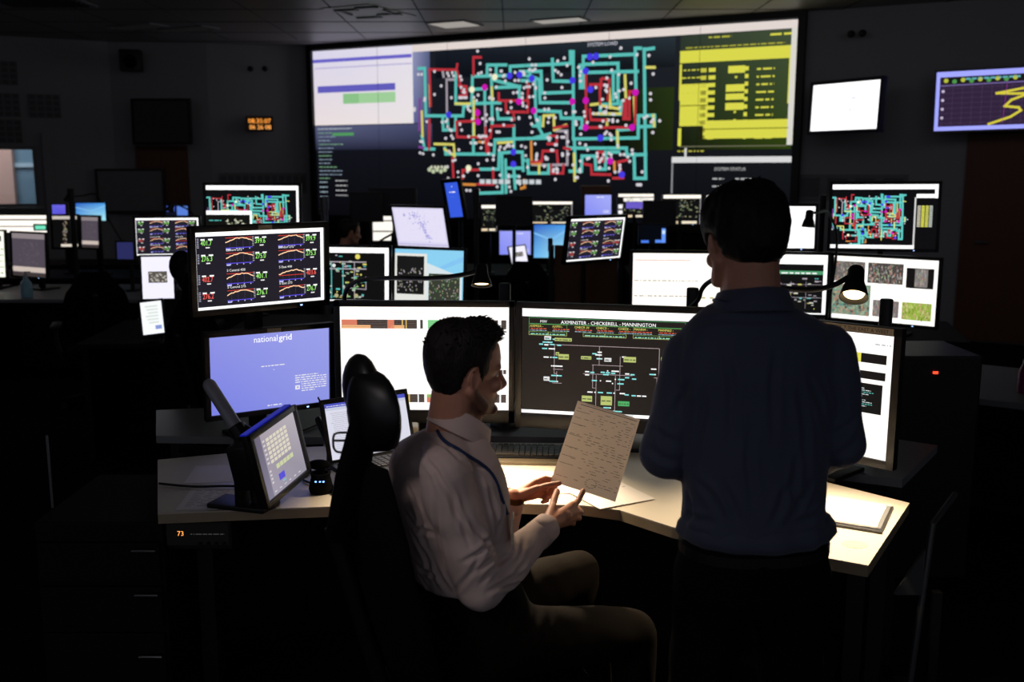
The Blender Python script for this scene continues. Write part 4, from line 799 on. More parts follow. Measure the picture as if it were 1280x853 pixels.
# ------------------------------------------------------------------ office chair
def chair(label, loc, rz, group=None, seatz=.47, headrest=True, arms=True, top=1.12, m_=FABRIC, edge=BLACK, hook=False, tiltb=.16):
    t = thing('office_chair', label, 'chair', loc, rz, group)   # faces local +X
    m = MB()
    m.loft([[Vector((.02+x*s, y*s, z)) for x, y in [(.24*math.copysign(abs(math.cos(a))**.7, math.cos(a)), .25*math.copysign(abs(math.sin(a))**.7, math.sin(a))) for a in [math.tau*k/28 for k in range(28)]]] for s, z in ((.85, seatz-.09), (.98, seatz-.07), (1, seatz-.03), (.93, seatz-.005), (.6, seatz+.002))]); auto(m.build('seat', m_, t), 50)
    m = MB(); rings = []
    for k in range(15):
        f = k/14; z = seatz+.08+(top-seatz-.08)*f; w = .19+.045*math.sin(math.pi*min(1, f*1.25+.05))-.10*max(0, f-.72)/.28; x = -.23-(z-seatz)*tiltb-.03*math.sin(math.pi*f); d = .038-.02*max(0, f-.8)/.2
        rings.append([Vector((x+d*math.cos(a)+.045*(math.sin(a)**2)*.6, w*math.copysign(abs(math.sin(a))**.8, math.sin(a)), z)) for a in [math.tau*j/26 for j in range(26)]])
    m.loft(rings); auto(m.build('backrest', m_, t), 60)
    m = MB(); m.cyl((0, 0, .10), (0, 0, seatz-.10), .028); m.box((0, 0, seatz-.105), (.2, .2, .03), None, .005); m.build('gas_column', DARKM, t)
    for k in range(5):
        a = math.tau*k/5+.3; d = Vector((math.cos(a), math.sin(a), 0)); m = MB(); m.tube([d*.02+Vector((0, 0, .12)), d*.2+Vector((0, 0, .10)), d*.30+Vector((0, 0, .075))], [.024, .02, .014], 8); lg = m.build('leg', edge, t, smooth=True)
        m = MB(); m.cyl(d*.29+Vector((-d.y*.014, d.x*.014, .028)), d*.29+Vector((d.y*.014, -d.x*.014, .028)), .028); m.build('castor', BLACK, lg)
    for s in ((-1, 1) if arms else ()):
        m = MB(); m.tube([(-.1, s*.26, seatz-.07), (-.08, s*.30, seatz+.05), (-.05, s*.30, seatz+.15)], .016, 8, smooth_n=2); m.box((.0, s*.30, seatz+.17), (.25, .07, .03), None, .012); auto(m.build('armrest', edge, t))
    m = MB(); m.tube([(-.05, 0, seatz-.09), (-.26, 0, seatz-.07), (-.32, 0, seatz+.12), (-.33-(top-seatz)*tiltb*.8, 0, top-.15)], .022, 8, smooth_n=2); m.build('back_support', edge, t, smooth=True)
    if headrest:
        xb = -.29-(top-seatz)*tiltb; z = top+.135; Mh = Matrix.Translation((xb+.07, -.01, z-.01)) @ Matrix.Rotation(R_(-3), 4, 'Y')
        m = MB(); m.tube([(xb+.02, 0, top-.16), (xb+.03, -.01, top-.02), (xb+.07, -.01, z)], [.10, .075, .06], 16, flat=(.35, 1) if False else (1, .4)); m.build('headrest_post', m_, t, smooth=True)
        m = MB(); rings = []
        for k in range(13):
            a_ = -math.pi/2+math.pi*k/12; zz = .096*math.sin(a_); w = max(.004, .118*math.cos(a_)**.75); d = max(.003, .045*math.cos(a_)**.6)
            rings.append([Mh @ Vector((d*math.cos(b)+.03*(math.sin(b)**2), w*math.sin(b), zz)) for b in [math.tau*j/24 for j in range(24)]])
        m.loft(rings); m.ell((xb+.075, .045, z+.035), (.040, .085, .085))
        auto(m.build('headrest', mat('headrest_leather', (.055, .055, .065), .42, spec=.5), t), 80)
    if hook:
        m = MB(); y = .0; x = -.40; m.tube([at(431, 566, 2.27), at(417, 565, 2.27), at(416, 545, 2.27), at(421, 541, 2.27), at(433, 541, 2.28)], .0028, 8, smooth_n=2); m.tube([at(417, 551, 2.27), at(431, 551, 2.28)], .0028, 8); m.build('hanger_loop', GREYM, t, smooth=True, world=True)
    return t
CHZ = R_(28)
# ------------------------------------------------------------------ background consoles
def console(label, x, y, w, d, rz=0, z=.74, top=DESKD, group='dark consoles in the rows behind', back=True):
    t = thing('console_desk', label, 'desk', (x, y, 0), R_(rz), group)
    m = MB(); m.box((0, 0, z-.015), (w, d, .03), None, .004); m.build('worktop', top, t)
    for s in (-1, 1): m = MB(); m.box((s*(w/2-.03), 0, (z-.03)/2), (.04, d*.85, z-.03)); m.build('side_panel', DESKD, t)
    m = MB(); m.box((0, d*.3, (z-.03)/2), (w-.1, .02, z-.1)); m.build('modesty_panel', DESKD, t); return t
console('long dark console carrying the two monitors and chair behind the seated man', -.85, 6.6, 2.05, 1.2, 0, top=DESKD)
console('dark console under the white rows monitor behind the standing man', 1.24, 6.45, 1.24, 1.0, -2)
console('dark console under the stacked network and table monitors at right', 2.46, 6.55, .95, .9, -15)
console('dark console carrying the chart monitor left of the front charts', -2.34, 6.45, .68, 1.0, 4)
console('grey-topped console with bottle and papers at the far left edge', -3.75, 8.6, 1.5, 1.1, 0, top=DESKG)
console('dark console below the dim column monitors at left', -4.5, 10.1, 1.6, .9, 0)
console('far dark console row under the desktop screens in the middle', .2, 10.55, 1.75, 1.2, -2)
console('far dark console below the green diagram screens near the standing man\'s head', 1.95, 10.3, 1.5, 1.3, -3)
console('distant dark console with blue screens at far left', -4.8, 11.4, 2.4, .8, 5)
console('dark console in front of the background operator', -1.30, 10.3, 1.1, .8, 0)
console('dark side console with papers and a pink bottle right of the desk', 2.55, 4.75, 1.0, .9, -35, top=DESKG)
B = [
('white monitor with faint table rows between the mast and the standing man', (1.134, 6.0, 1.047), -6, 2, 0, .80, .47, scr_rows, 'foot', .02),
('monitor with a green banner just right of the standing man\'s neck', (1.63, 6.12, 1.085), -11.7, 2, 0, .60, .365, scr_green, 'foot', .018),
('monitor tiled with many small grey and green tables, lower right of the room', (2.325, 6.2, 1.037), -38, .3, .1, .641, .401, scr_multi, 'foot', .02),
('upper right monitor with network map, stacked over the tiled tables monitor', (2.38, 6.42, 1.485), -17, 4, .5, .635, .408, scr_net, 'pole', .02),
('blank white monitor right of the standing man\'s head', (1.716, 6.35, 1.421), -5, 3, 0, .403, .263, scr_white, 'pole', .018),
('monitor with network map and inset window above the front charts monitor', (-1.815, 7.02, 1.474), 3, 4, -.3, .639, .396, lambda c: scr_net(c, True), 'pole', .02),
('dark diagram monitor with green and teal blocks right of the front charts', (-1.026, 6.2, 1.137), -2, 4, -.6, .515, .334, scr_diag, 'foot', .018),
('monitor showing pale blue desktop and two dark windows', (-.529, 6.3, 1.115), -14, 3, -.8, .458, .333, lambda c: scr_desktop(c, True), 'foot', .018),
('tilted lilac-white monitor with a speckled country map', (-.648, 7.05, 1.381), -31, -13.8, 0, .447, .285, scr_map, 'pole', .014),
('narrow tilted blue screen high under the video wall', (-.475, 8.2, 1.538), -25, -11, 4.6, .123, .287, scr_phone, 'pole', .03),
('lilac log-in monitor with a small pale tablet in front of it', (.032, 10.2, 1.045), 0, 3, 0, .319, .24, lambda c: scr_login(c, False), 'foot', .015),
('small pale tablet leaning in front of the lilac log-in monitor', (.064, 9.95, .945), 16, 18, 6, .169, .17, scr_page, 'foot', .01),
('bright blue desktop monitor left of the tilted charts monitor', (.398, 10.2, 1.06), 5, 3, -.6, .35, .335, scr_desktop, 'foot', .015),
('tilted charts monitor in the middle of the room', (.592, 7.0, 1.302), 44, -8, -.5, .579, .295, scr_charts, 'pole', .02),
('small lilac monitor below the brown cabinet under the video wall', (.943, 11.0, 1.40), 0, 3, 0, .287, .219, lambda c: scr_login(c, False), 'pole', .015),
('far monitor with white bars over a purple block', (1.333, 10.8, 1.40), 0, 3, 0, .379, .25, lambda c: scr_far(c, 3, True), 'pole', .015),
('far dark monitor with dim green table, left of the standing man\'s head', (1.694, 10.0, 1.391), 0, 3, 0, .374, .287, lambda c: scr_far(c, 1), 'pole', .015),
('far dark monitor half hidden by the standing man\'s head', (2.14, 10.0, 1.388), 0, 3, 0, .406, .281, lambda c: scr_far(c, 7), 'pole', .015),
('dark monitor with blue prompt bars under the far green table monitor', (1.268, 9.0, 1.211), 0, 3, 0, .231, .165, scr_blueprompt, 'pole', .015),
('narrow far dark monitor with white bars right of the tall mast', (-.228, 10.0, 1.305), 0, 3, 0, .152, .258, lambda c: scr_far(c, 4), 'pole', .02),
('wide far dark monitor with a pale title bar above the blue desktop one', (.423, 10.75, 1.325), 0, 3, 0, .446, .24, lambda c: scr_far(c, 5), 'pole', .015),
('charts monitor partly behind the front charts monitor at left', (-2.241, 6.5, 1.352), 10.7, 5, 0, .391, .240, scr_charts, 'pole', .015),
('white page monitor with a grey picture under the left charts monitor', (-2.214, 6.2, 1.115), 18, 3, -.8, .185, .262, scr_page, 'pole', .012),
('small tilted white chat screen near the left chair', (-2.184, 5.98, .895), 9, 17.8, 6, .124, .201, scr_chat, 'foot', .012),
('white list monitor cut by the left frame edge', (-4.60, 8.75, 1.05), -5, 4, 0, .30, .40, scr_list, 'foot', .015),
('dim grey monitor with a pale lower band at far left', (-4.20, 8.65, 1.05), -30, 3, 0, .46, .37, scr_dim, 'foot', .018),
('wide white strip-like monitor behind the list monitor at far left', (-4.60, 9.4, 1.28), 0, 3.7, 0, .46, .16, scr_strip, 'pole', .015),
('dark monitor with pale columns at left of the room', (-4.47, 10.0, 1.17), 4, 4, 0, .24, .31, scr_cols, 'foot', .02),
('dim monitor with dark rows beside the pale columns monitor', (-4.18, 9.9, 1.17), -25, 3, 0, .23, .30, scr_dim, 'foot', .02),
('small violet screen far left below the window wall', (-4.969, 11.0, 1.343), 0, 3, 0, .149, .12, lambda c: c.grad(0, 0, 1, 1, (.4, .4, .9), (.45, .4, .9), (.35, .3, .8), (.35, .35, .85)), 'pole', .012),
('distant bright cyan-blue desktop screen at left', (-4.62, 11.0, 1.326), 0, 3, 0, .326, .19, scr_desktop, 'pole', .012),
('small dim blue screen left of the left charts monitor', (-3.30, 8.5, 1.10), 0, 3, 0, .14, .143, lambda c: c.rect(0, 0, 1, 1, (.16, .17, .36)), 'pole', .012),
('distant screen with two blue blocks above the left charts monitor', (-3.675, 11.0, 1.341), 0, 3, 0, .246, .12, lambda c: (c.rect(0, 0, 1, 1, (.05, .06, .12)), c.up(), c.rect(.05, .1, .4, .6, (.3, .4, .85)), c.rect(.5, .1, .98, .95, (.35, .5, .85))), 'pole', .012),
('white striped monitor behind the background operator', (-1.16, 10.1, 1.20), 0, 3, 0, .49, .25, lambda c: (c.rect(0, 0, 1, 1, (1, .98, .94), 1.1), c.up(), c.rect(0, .18, 1, .23, (.3, .28, .28)), c.rect(0, .60, 1, .66, (.4, .38, .36))), 'foot', .015),
('unlit dark monitor between the grey mast and the operator\'s right', (-1.27, 8.75, 1.46), 0, 3, 0, .26, .23, lambda c: c.rect(0, 0, 1, 1, (.02, .02, .025)), 'pole', .015),
('wide unlit dark monitor above the country map monitor', (-1.06, 8.9, 1.50), 0, 3, 0, .40, .22, lambda c: c.rect(0, 0, 1, 1, (.02, .02, .025)), 'pole', .015),
('unlit dark monitor above the lilac log-in monitor in mid room', (.02, 9.4, 1.40), 0, 3, 0, .32, .25, lambda c: c.rect(0, 0, 1, 1, (.02, .02, .025)), 'pole', .015),
('dark unlit monitor under the far purple block screen', (1.45, 9.85, 1.36), 0, 3, 0, .30, .22, lambda c: c.rect(0, 0, 1, 1, (.02, .02, .025)), 'pole', .015),
]
for lb, c, yw, ti, ro, w, h, pic, st, bz in B:
    monitor(lb, c, yw, ti, ro, w, h, pic, 0 if any(q in lb for q in ('narrow tilted blue', 'blue prompt', 'wide white strip', 'unlit dark')) else .74, bz, .035, stand=st, led=w > .37, eps=.0007, gain=1.0, strip=[(.25*0, .06, None)] if 'tilted charts' in lb else None)
# far cabinet shapes, partition
t = thing('partition', 'warm brown partition panel under the tilted charts monitor', 'partition', (.54, 7.25, 0)); m = MB(); m.box((0, 0, .62), (.46, .03, 1.24), None, .004); m.build('board', WOODW, t)
m = MB(); m.box((-.25, 0, .62), (.03, .05, 1.24)); m.build('edge_post', DARKM, t)
m = MB(); m.box((.25, 0, .62), (.03, .05, 1.24)); m.build('edge_post', DARKM, t)
t = thing('cupboard', 'brown wooden cupboard in front of the middle of the video wall', 'cupboard', (.975, 11.75, 0)); m = MB(); m.box((0, 0, .80), (.34, .3, 1.60), None, .01); m.build('body', WOODW, t); m = MB(); m.box((0, -.155, .8), (.006, .006, 1.5)); m.build('door_gap', BLACK, t)
def pmast(label, px, pt, Y, r, m_=DARKM, z0=0): p = at(px, pt, Y); return mast(label, p.x, p.y, z0, p.z, r, m_)
pmast('tall dark mast with fittings in the middle of the room', 595, 236, 6.9, .022, GUN, .74)
pmast('pale grey mast top between the inset map monitor and the operator', 405, 246, 7.4, .034, GREYM)
pmast('grey mast in front of the bright blue desktop monitor', 688, 298, 7.6, .018, GUN)
pmast('dark mast beside the blank white monitor at right', 1029, 244, 6.75, .022, GUN, .74)
pmast('dark mast near the window at far left', 88, 236, 9.3, .03, BLACK)
# lamps in the background
lamp('small dark lamp silhouetted against the blank white monitor', (2.02, 6.35, .74), [at(1050, 300, 6.3), at(1036, 262, 6.2), at(1022, 266, 6.05)], at(1010, 284, 6.0), (-.1, -.1, -1), L=.10, shade_r=.034, bulb=0.0, group=None)
lamp('dark lamp arm rising over the blue screens at left', (-4.3, 11.3, .74), [at(128, 262, 11.2), at(122, 240, 11.2), at(100, 246, 11)], at(84, 252, 10.9), (-.4, 0, -1), L=.08, shade_r=.04, bulb=0.0)
lamp('dark lamp arching in front of the charts screen at far left centre', (-3.3, 10.6, .74), [at(246, 268, 10.5), at(224, 256, 10.4)], at(212, 264, 10.3), (-.4, 0, -1), L=.08, shade_r=.04, bulb=0.0)
lamp('curved lamp arm in front of the white striped monitor', (-1.55, 8.3, .74), [at(470, 306, 8.2), at(478, 299, 8.1)], at(494, 300, 8.0), (.3, 0, -1), L=.06, shade_r=.03, bulb=0.0)
# bottle, cups, papers
p = atz(33, 378, .74)
t = thing('sanitiser_bottle', 'pale blue pump bottle on the console at the far left edge', 'bottle', (-4.02, 8.20, .74))
m = MB(); m.lathe([(.001, 0), (.045, 0), (.048, .02), (.046, .11), (.02, .15), (.016, .165)]); auto(m.build('bottle_body', mat('bottle_blue', (.45, .60, .66), .3, emis=(.3, .42, .5), estr=.02), t)); m = MB(); m.cyl((0, 0, .165), (0, 0, .19), .014); m.cyl((0, 0, .19), (0, 0, .205), .006); m.box((.015, 0, .208), (.05, .014, .01)); m.build('pump', PALE, t)
for k, (x, y, rz, lb) in enumerate(((-4.35, 8.25, .5, 'crumpled white sheet on the console at the far left edge'), (2.72, 4.68, .3, 'loose white sheet on the dark side console at right'))):
    sheet(lb, x, y, .742, rz, lines=0)
t = thing('drinks_bottle', 'small magenta bottle on the side console at right', 'bottle', (2.42, 4.60, .74)); m = MB(); m.lathe([(.001, 0), (.03, 0), (.032, .1), (.014, .14)]); auto(m.build('bottle_body', mat('magenta', (.45, .10, .30), .4), t)); m = MB(); m.cyl((0, 0, .14), (0, 0, .16), .015); m.build('lid', PALE, t)
t = thing('equipment_rack', 'black equipment box with a small red light beside the right side console', 'equipment', (1.83, 4.35, 0)); m = MB(); m.box((0, 0, .5), (.34, .4, 1.0), None, .01); m.build('cabinet', BLACK, t); m = MB(); m.box((-.03, -.203, .93), (.02, .006, .01)); m.build('indicator_light', emit('led_red', (1, .25, .15), 2.5), t)
# right-hand dim odds and ends
t = thing('grey_panel', 'dim grey triangular side panel under the right corner of the desk', 'panel', (1.33, 3.02, 0)); m = MB(); m.prism([(0, 0), (.09, 0), (.09, .16)], -.008, .008, Matrix.Translation((-.05, .12, .38)) @ Matrix.Rotation(R_(90), 4, 'X')); m.build('board', mat('panel_dim', (.28, .28, .28), .6), t); m = MB(); m.box((.09, .12, .19), (.03, .03, .40)); m.build('foot_post', DARKM, t)
t = thing('floor_pole', 'thin grey inclined pole right of the desk corner', 'pole', (1.62, 3.25, 0)); m = MB(); a = at(1166, 655, 3.15); b = at(1194, 618, 3.35); m.tube([(a.x-.05, a.y-.02, 0.01), a, b], .011); m.build('tube', GREYM, t, world=True); m = MB(); m.cyl((a.x-.05, a.y-.02, 0), (a.x-.05, a.y-.02, .02), .07); m.build('foot', DARKM, t, world=True)
# chairs of the room
chair('high-backed black office chair the seated man sits on', (-.065, 2.455, 0), CHZ, None, .47, True, top=1.09, hook=True, arms=False)
for lb, x, y, rz in (('empty dark high-backed chair in front of the left chart monitors', -1.50, 5.35, 62), ('dark chair silhouetted against the pale blue desktop monitor', -.50, 5.45, 85), ('dark chair back in front of the bright blue desktop screen', .12, 8.25, 90), ('dark chair at left beyond the window-side consoles', -3.1, 7.4, 110)):
    chair(lb, (x, y, 0), R_(rz), None, .47, 'left chart' in lb, top=1.12 if 'left chart' in lb else 1.06)
# ------------------------------------------------------------------ people
def remesh(mb, vox, sm=4, fac=.5):
    bmesh.ops.recalc_face_normals(mb.bm, faces=mb.bm.faces)
    me = bpy.data.meshes.new('tmp'); mb.bm.to_mesh(me); mb.bm.free()
    o = bpy.data.objects.new('tmp', me); scene.collection.objects.link(o)
    r = o.modifiers.new('r', 'REMESH'); r.mode = 'VOXEL'; r.voxel_size = vox; r.use_smooth_shade = True
    if sm: s = o.modifiers.new('s', 'SMOOTH'); s.factor = fac; s.iterations = sm
    bpy.context.view_layer.update(); dg = bpy.context.evaluated_depsgraph_get()
    out = bpy.data.meshes.new_from_object(o.evaluated_get(dg)); out.materials.clear()
    bpy.data.objects.remove(o); bpy.data.meshes.remove(me); return out
def displace(me, fn):
    n = len(me.vertices); co = np.empty(n*3, 'f'); me.vertices.foreach_get('co', co); co = co.reshape(-1, 3).astype(float)
    no = np.empty(n*3, 'f'); me.vertices.foreach_get('normal', no); no = no.reshape(-1, 3)
    d = fn(co, no); me.vertices.foreach_set('co', (co+no*d[:, None]).astype('f').ravel()); me.update()
def seg_dist(co, a, b):
    a = np.array(a); b = np.array(b); ab = b-a; t = np.clip(((co-a)@ab)/(ab@ab), 0, 1); return np.linalg.norm(co-a-t[:, None]*ab, axis=1), t
def wrinkles(creases, seed=0, amp=.0022):
    rn = random.Random(seed)
    K = [(np.array([rn.gauss(0, 1) for _ in range(3)]), rn.uniform(0, 6.28), rn.uniform(18, 60)) for _ in range(14)]
    def fn(co, no):
        d = np.zeros(len(co))
        for k, ph, fr in K:
            k = k/np.linalg.norm(k); w = np.sin(co@k*fr+ph+2.0*np.sin(co@np.roll(k, 1)*fr*.5)); d += amp/14*2*w*(8/(fr/6))**.5
        for segs, am, wd in creases:
            ds = np.full(len(co), 9.); f = np.zeros(len(co)); n = len(segs)
            for i, (a, b) in enumerate(segs):
                q, t = seg_dist(co, a, b); k_ = q < ds; ds[k_] = q[k_]; f[k_] = np.sin(np.pi*((i+t[k_])/n*.96+.02))
            d += am*f*(-np.exp(-(ds/wd)**2)+.75*np.exp(-((ds-wd*1.9)/wd)**2))
        return d
    return fn
HZ = [-.118, -.112, -.100, -.085, -.070, -.050, -.030, -.010, .005, .030, .060, .085, .100, .108]
HF = [.058, .078, .088, .087, .090, .089, .087, .086, .095, .096, .090, .070, .042, .008]
HB = [.0, -.012, -.030, -.048, -.066, -.082, -.093, -.099, -.102, -.103, -.098, -.084, -.062, -.030]
HW = [.020, .034, .045, .053, .059, .065, .070, .074, .076, .077, .073, .060, .040, .012]
def head_ring(z, off=None, n=48, hairn=None):
    f, b, w = np.interp(z, HZ, HF), np.interp(z, HZ, HB), np.interp(z, HZ, HW); out = []
    for k in range(n):
        a = math.tau*k/n; c, s = math.cos(a), math.sin(a)
        x = (f+b)/2+(f-b)/2*math.copysign(abs(c)**.93, c); y = w*math.copysign(abs(s)**.88, s)*(1-.13*c if c > 0 else 1-.04*abs(c))
        o = off(a if a <= math.pi else math.tau-a, z, a) if off else 0
        up = o*min(1, max(0, (z-.055)/.05)); out.append(Vector((x+c*o, y+s*o*.9, z+up)))
    return out
def head_prims(m, M):
    m.loft([[M @ p for p in head_ring(z)] for z in np.linspace(-.118, .108, 30)])
    T = lambda *p: M @ Vector(p)
    for s in (-1, 1):
        m.cap(T(.088, s*.012, .010), T(.072, s*.050, .010), .0095, .008)           # brow
        m.ell(T(.066, s*.042, -.034), (.022, .020, .020), M.to_3x3().normalized())      # cheek
        m.ell(T(.101, s*.011, -.0465), (.010, .008, .0075), M.to_3x3().normalized())      # nostril wing
        m.cap(T(.035, s*.052, -.085), T(-.008, s*.066, -.045), .016, .015)           # jaw angle
        # ear: rim, bowl, lobe
        rim = [T(-.002+.016*math.cos(a)-.010, s*(.081+.008*(1-math.cos(a))/2), -.013+.025*math.sin(a)) for a in np.linspace(-1.2, 3.6, 12)]
        m.tube(rim, .0040, 8); m.ell(T(-.008, s*.079, -.014), (.013, .0045, .022), M.to_3x3().normalized()); m.ell(T(-.002, s*.079, -.036), (.008, .0045, .009), M.to_3x3().normalized())
        m.ell(T(.008, s*.080, -.016), (.005, .005, .008), M.to_3x3().normalized())
    m.cap(T(.090, 0, -.002), T(.116, 0, -.040), .0085, .0095); m.cap(T(.112, 0, -.044), T(.096, 0, -.050), .0088, .008)   # nose
    m.cap(T(.089, -.016, -.0665), T(.089, .016, -.0665), .0048); m.cap(T(.0935, -.006, -.0660), T(.0935, .006, -.0660), .0045)
    m.cap(T(.087, -.014, -.0765), T(.087, .014, -.0765), .0052); m.cap(T(.0905, -.005, -.0765), T(.0905, .005, -.0765), .005)
    m.cap(T(.082, -.012, -.102), T(.082, .012, -.102), .014)     # chin
def hair_mesh(M, top=.022, side=.007, back=.014, spikes=0, seed=1, front=.070, nape=-.078):
    rn = random.Random(seed)
    A = [0, .5, .95, 1.16, 1.28, 1.42, 1.50, 1.72, 1.95, 2.4, math.pi]; Zh = [front, front-.004, front-.012, .040, -.030, -.028, .012, .006, -.045, nape+.008, nape]
    def off(a, z, af):
        zh = np.interp(a, A, Zh); k = max(0, min(1, (z-zh)/.014)); k = k*k*(3-2*k)
        tz = max(0, min(1, (z+.01)/.09)); b = side+(back-side)*max(0, (a-1.6)/1.54)*(1 if z > -.03 else max(.3, (z-nape)/.05)); th = b*(1-tz)+top*tz*(1+.25*max(0, math.cos(a)))
        nz = noise.noise(Vector((math.cos(af)*5, math.sin(af)*5, z*22)))*.35+noise.noise(Vector((math.cos(af)*16, math.sin(af)*16, z*40)))*.18
        return -.006*(1-k)+th*(1+nz)*k
    m = MB(); zs = list(np.linspace(-.10, .108, 42)); m.loft([[M @ p for p in head_ring(z, off, 90)] for z in zs])
    for k in range(spikes):
        a = rn.gauss(0, .75) if rn.random() < .7 else rn.uniform(-math.pi, math.pi); z = rn.uniform(.072, .105) if abs(a) < 1 else rn.uniform(.06, .106)
        ring = head_ring(z, off, 90); p = ring[int((a % math.tau)/math.tau*90) % 90]*.97; d = Vector((p.x*.6+.06*(abs(a) < 1.1), p.y*.8, .06+rn.uniform(-.02, .02))).normalized()+Vector((rn.gauss(0, .25), rn.gauss(0, .25), rn.gauss(0, .15)))
        L = rn.uniform(.006, .015); m.tube([M @ p, M @ (p+d*L*.6), M @ (p+d*L+Vector((.004, 0, -.002)))], [.0032, .0022, .0003], 5)
    return m
HAIR = mat('hair_brown', (.085, .055, .045), .6, noise_amt=.4, scale=60, bump=.5, bscale=220, spec=.3, stretch=(1, 1, .25))
HAIRB = mat('hair_black', (.03, .028, .03), .6, noise_amt=.4, scale=60, bump=.4, bscale=220, spec=.25, stretch=(1, 1, .25))
def ring_sec(c, L, F, w, d, n=36, e=.86): return [c+L*(w*math.copysign(abs(math.cos(a))**e, math.cos(a)))+F*(d*math.copysign(abs(math.sin(a))**e, math.sin(a))) for a in [math.tau*k/n for k in range(n)]]
def collar(c, axis, fwd, r, h, mt, parent, wf=1.0, gap=.35):
    """folded shirt collar: open at the front"""
    axis = axis.normalized(); F = (fwd-axis*fwd.dot(axis)).normalized(); L = axis.cross(F); m = MB(); prof = [(1.02, -.6), (1.0, .0), (.98, .75), (1.0, 1.0), (1.07, .95), (1.20, .2), (1.30, -.32), (1.27, -.36), (1.15, .1), (1.03, .6)]
    n = 44; rings = []
    for k in range(n+1):
        a = gap+(math.tau-2*gap)*k/n; q = abs((a-math.pi)/(math.pi-gap)); rings.append([c+F*(math.cos(a)*r*pr*(1.0+.14*q*q))*1.08+L*(math.sin(a)*r*pr)+axis*(z*h*(1-.15*q)-.02*q*q) for pr, z in prof])
    m.loft(rings); return auto(m.build('collar', mt, parent, world=True), 60)
def project(me, pts, off=.003, inverse=None):
    bv = BVHTree.FromPolygons([v.co for v in me.vertices], [tuple(p.vertices) for p in me.polygons]); out = []
    for p in pts:
        q, nn, i, d = bv.find_nearest(Vector(p)); out.append(q+nn*off)
    return out
def creases(me, lines, amp, wd):
    bv = BVHTree.FromPolygons([v.co for v in me.vertices], [tuple(p.vertices) for p in me.polygons]); out = []; O = Vector((0, 0, CAMH))
    for L in lines:
        P = [(L[i], L[i+1]) for i in range(0, 2*(len(L)//2), 2)]; k = L[-1] if len(L) % 2 else 1; hits = []
        for (x0, y0), (x1, y1) in zip(P, P[1:]):
            for t in (0, .25, .5, .75, 1):
                d = (at(x0+(x1-x0)*t, y0+(y1-y0)*t, 2.0)-O).normalized(); q = bv.ray_cast(O, d)
                if q[0] is not None: hits.append(q[0])
        segs = [(a, b) for a, b in zip(hits, hits[1:]) if 1e-5 < (b-a).length < .08]
        if segs: out.append((segs, amp*k, wd))
    return out
# ---------------- seated man
FA = R_(28); F1 = Vector((math.cos(FA), math.sin(FA), 0)); L1 = Vector((-math.sin(FA), math.cos(FA), 0))   # L1 = his left (away from camera)
Yc = 2.45
SEC = [(565, 540, .066, .062), (560, 552, .115, .085), (558, 566, .158, .105), (557, 585, .180, .118), (560, 615, .180, .128), (564, 645, .172, .130), (571, 680, .164, .128), (580, 715, .162, .126), (592, 748, .170, .128), (604, 775, .178, .130), (608, 800, .165, .125)]
def torso(m, secs, L, F, grow=0, i0=0, i1=None, Y=Yc):
    m.loft([ring_sec(at(px, py, Y), L, F, w+grow, d+grow) for px, py, w, d in secs[i0:i1]])
J = dict(shR=at(556, 592, Yc-.165), shL=at(590, 580, Yc+.165), elR=at(600, 735, 2.29), wrR=at(686, 657, 2.565), elL=at(618, 690, 2.80), wrL=at(640, 622, 2.75))
hipR = at(604, 785, Yc)-L1*.09; hipL = at(604, 785, Yc)+L1*.09; knR = at(790, 792, 2.53); knL = at(722, 716, 2.84); anR = Vector((knR.x+.02, knR.y+.02, .10)); anL = Vector((knL.x+.06, knL.y+.05, .10))
MH1 = Matrix.Translation(at(581, 461, Yc)) @ Matrix.Rotation(R_(26), 4, 'Z') @ Matrix.Rotation(R_(4), 4, 'Y') @ Matrix.Diagonal((.96, 1.0, 1.03, 1))
m = MB(); torso(m, SEC, L1, F1, -.006); head_prims(m, MH1)
nb = at(563, 545, Yc); m.cap(MH1 @ Vector((-.022, 0, -.05)), nb, .060, .064, 20); m.cap(MH1 @ Vector((.015, 0, -.09)), nb+F1*.02, .045, .05, 20)
for s, e, w in (('shR', 'elR', 'wrR'), ('shL', 'elL', 'wrL')): m.cap(J[s], J[e], .050, .041); m.cap(J[e], J[w], .040, .027)
for h, k, a in ((hipR, knR, anR), (hipL, knL, anL)):
    m.cap(h, k, .082, .056); m.cap(k, a, .054, .036); f = Vector((F1.x, F1.y, 0)); m.cap(a+Vector((0, 0, -.05)), a+f*.14+Vector((0, 0, -.065)), .034, .026)
A_ = lambda px, py, Y: at(px, py, Y)
def fing(m, pts, r): 
    for (a, b), k in zip(zip(pts, pts[1:]), range(9)): m.cap(A_(*a), A_(*b), r*(1-.07*k), r*(1-.07*(k+1)), 10)
# near (right) hand
W = (688, 655, 2.575)
for k in ((716, 632, 2.680), (720, 639, 2.685), (718, 646, 2.685), (711, 652, 2.675)): m.cap(A_(*W), A_(*k), .020, .0125, 12)
m.cap(A_(686, 650, 2.585), A_(691, 634, 2.635), .018, .0125, 12); m.ell(A_(703, 644, 2.635), (.028, .028, .018))
fing(m, [(690, 636, 2.630), (692.5, 625, 2.670), (696.5, 614.5, 2.710)], .0112)
fing(m, [(716, 633, 2.680), (723, 626, 2.710), (729, 614, 2.735)], .0098)
fing(m, [(720, 639, 2.685), (726, 640, 2.720), (720, 634, 2.750), (713, 631, 2.750)], .0098)
fing(m, [(718, 646, 2.685), (724, 648, 2.715), (719, 643, 2.745), (712, 640, 2.745)], .0092)
fing(m, [(711, 652, 2.675), (717, 655, 2.700), (714, 651, 2.730), (708, 648, 2.735)], .0084)
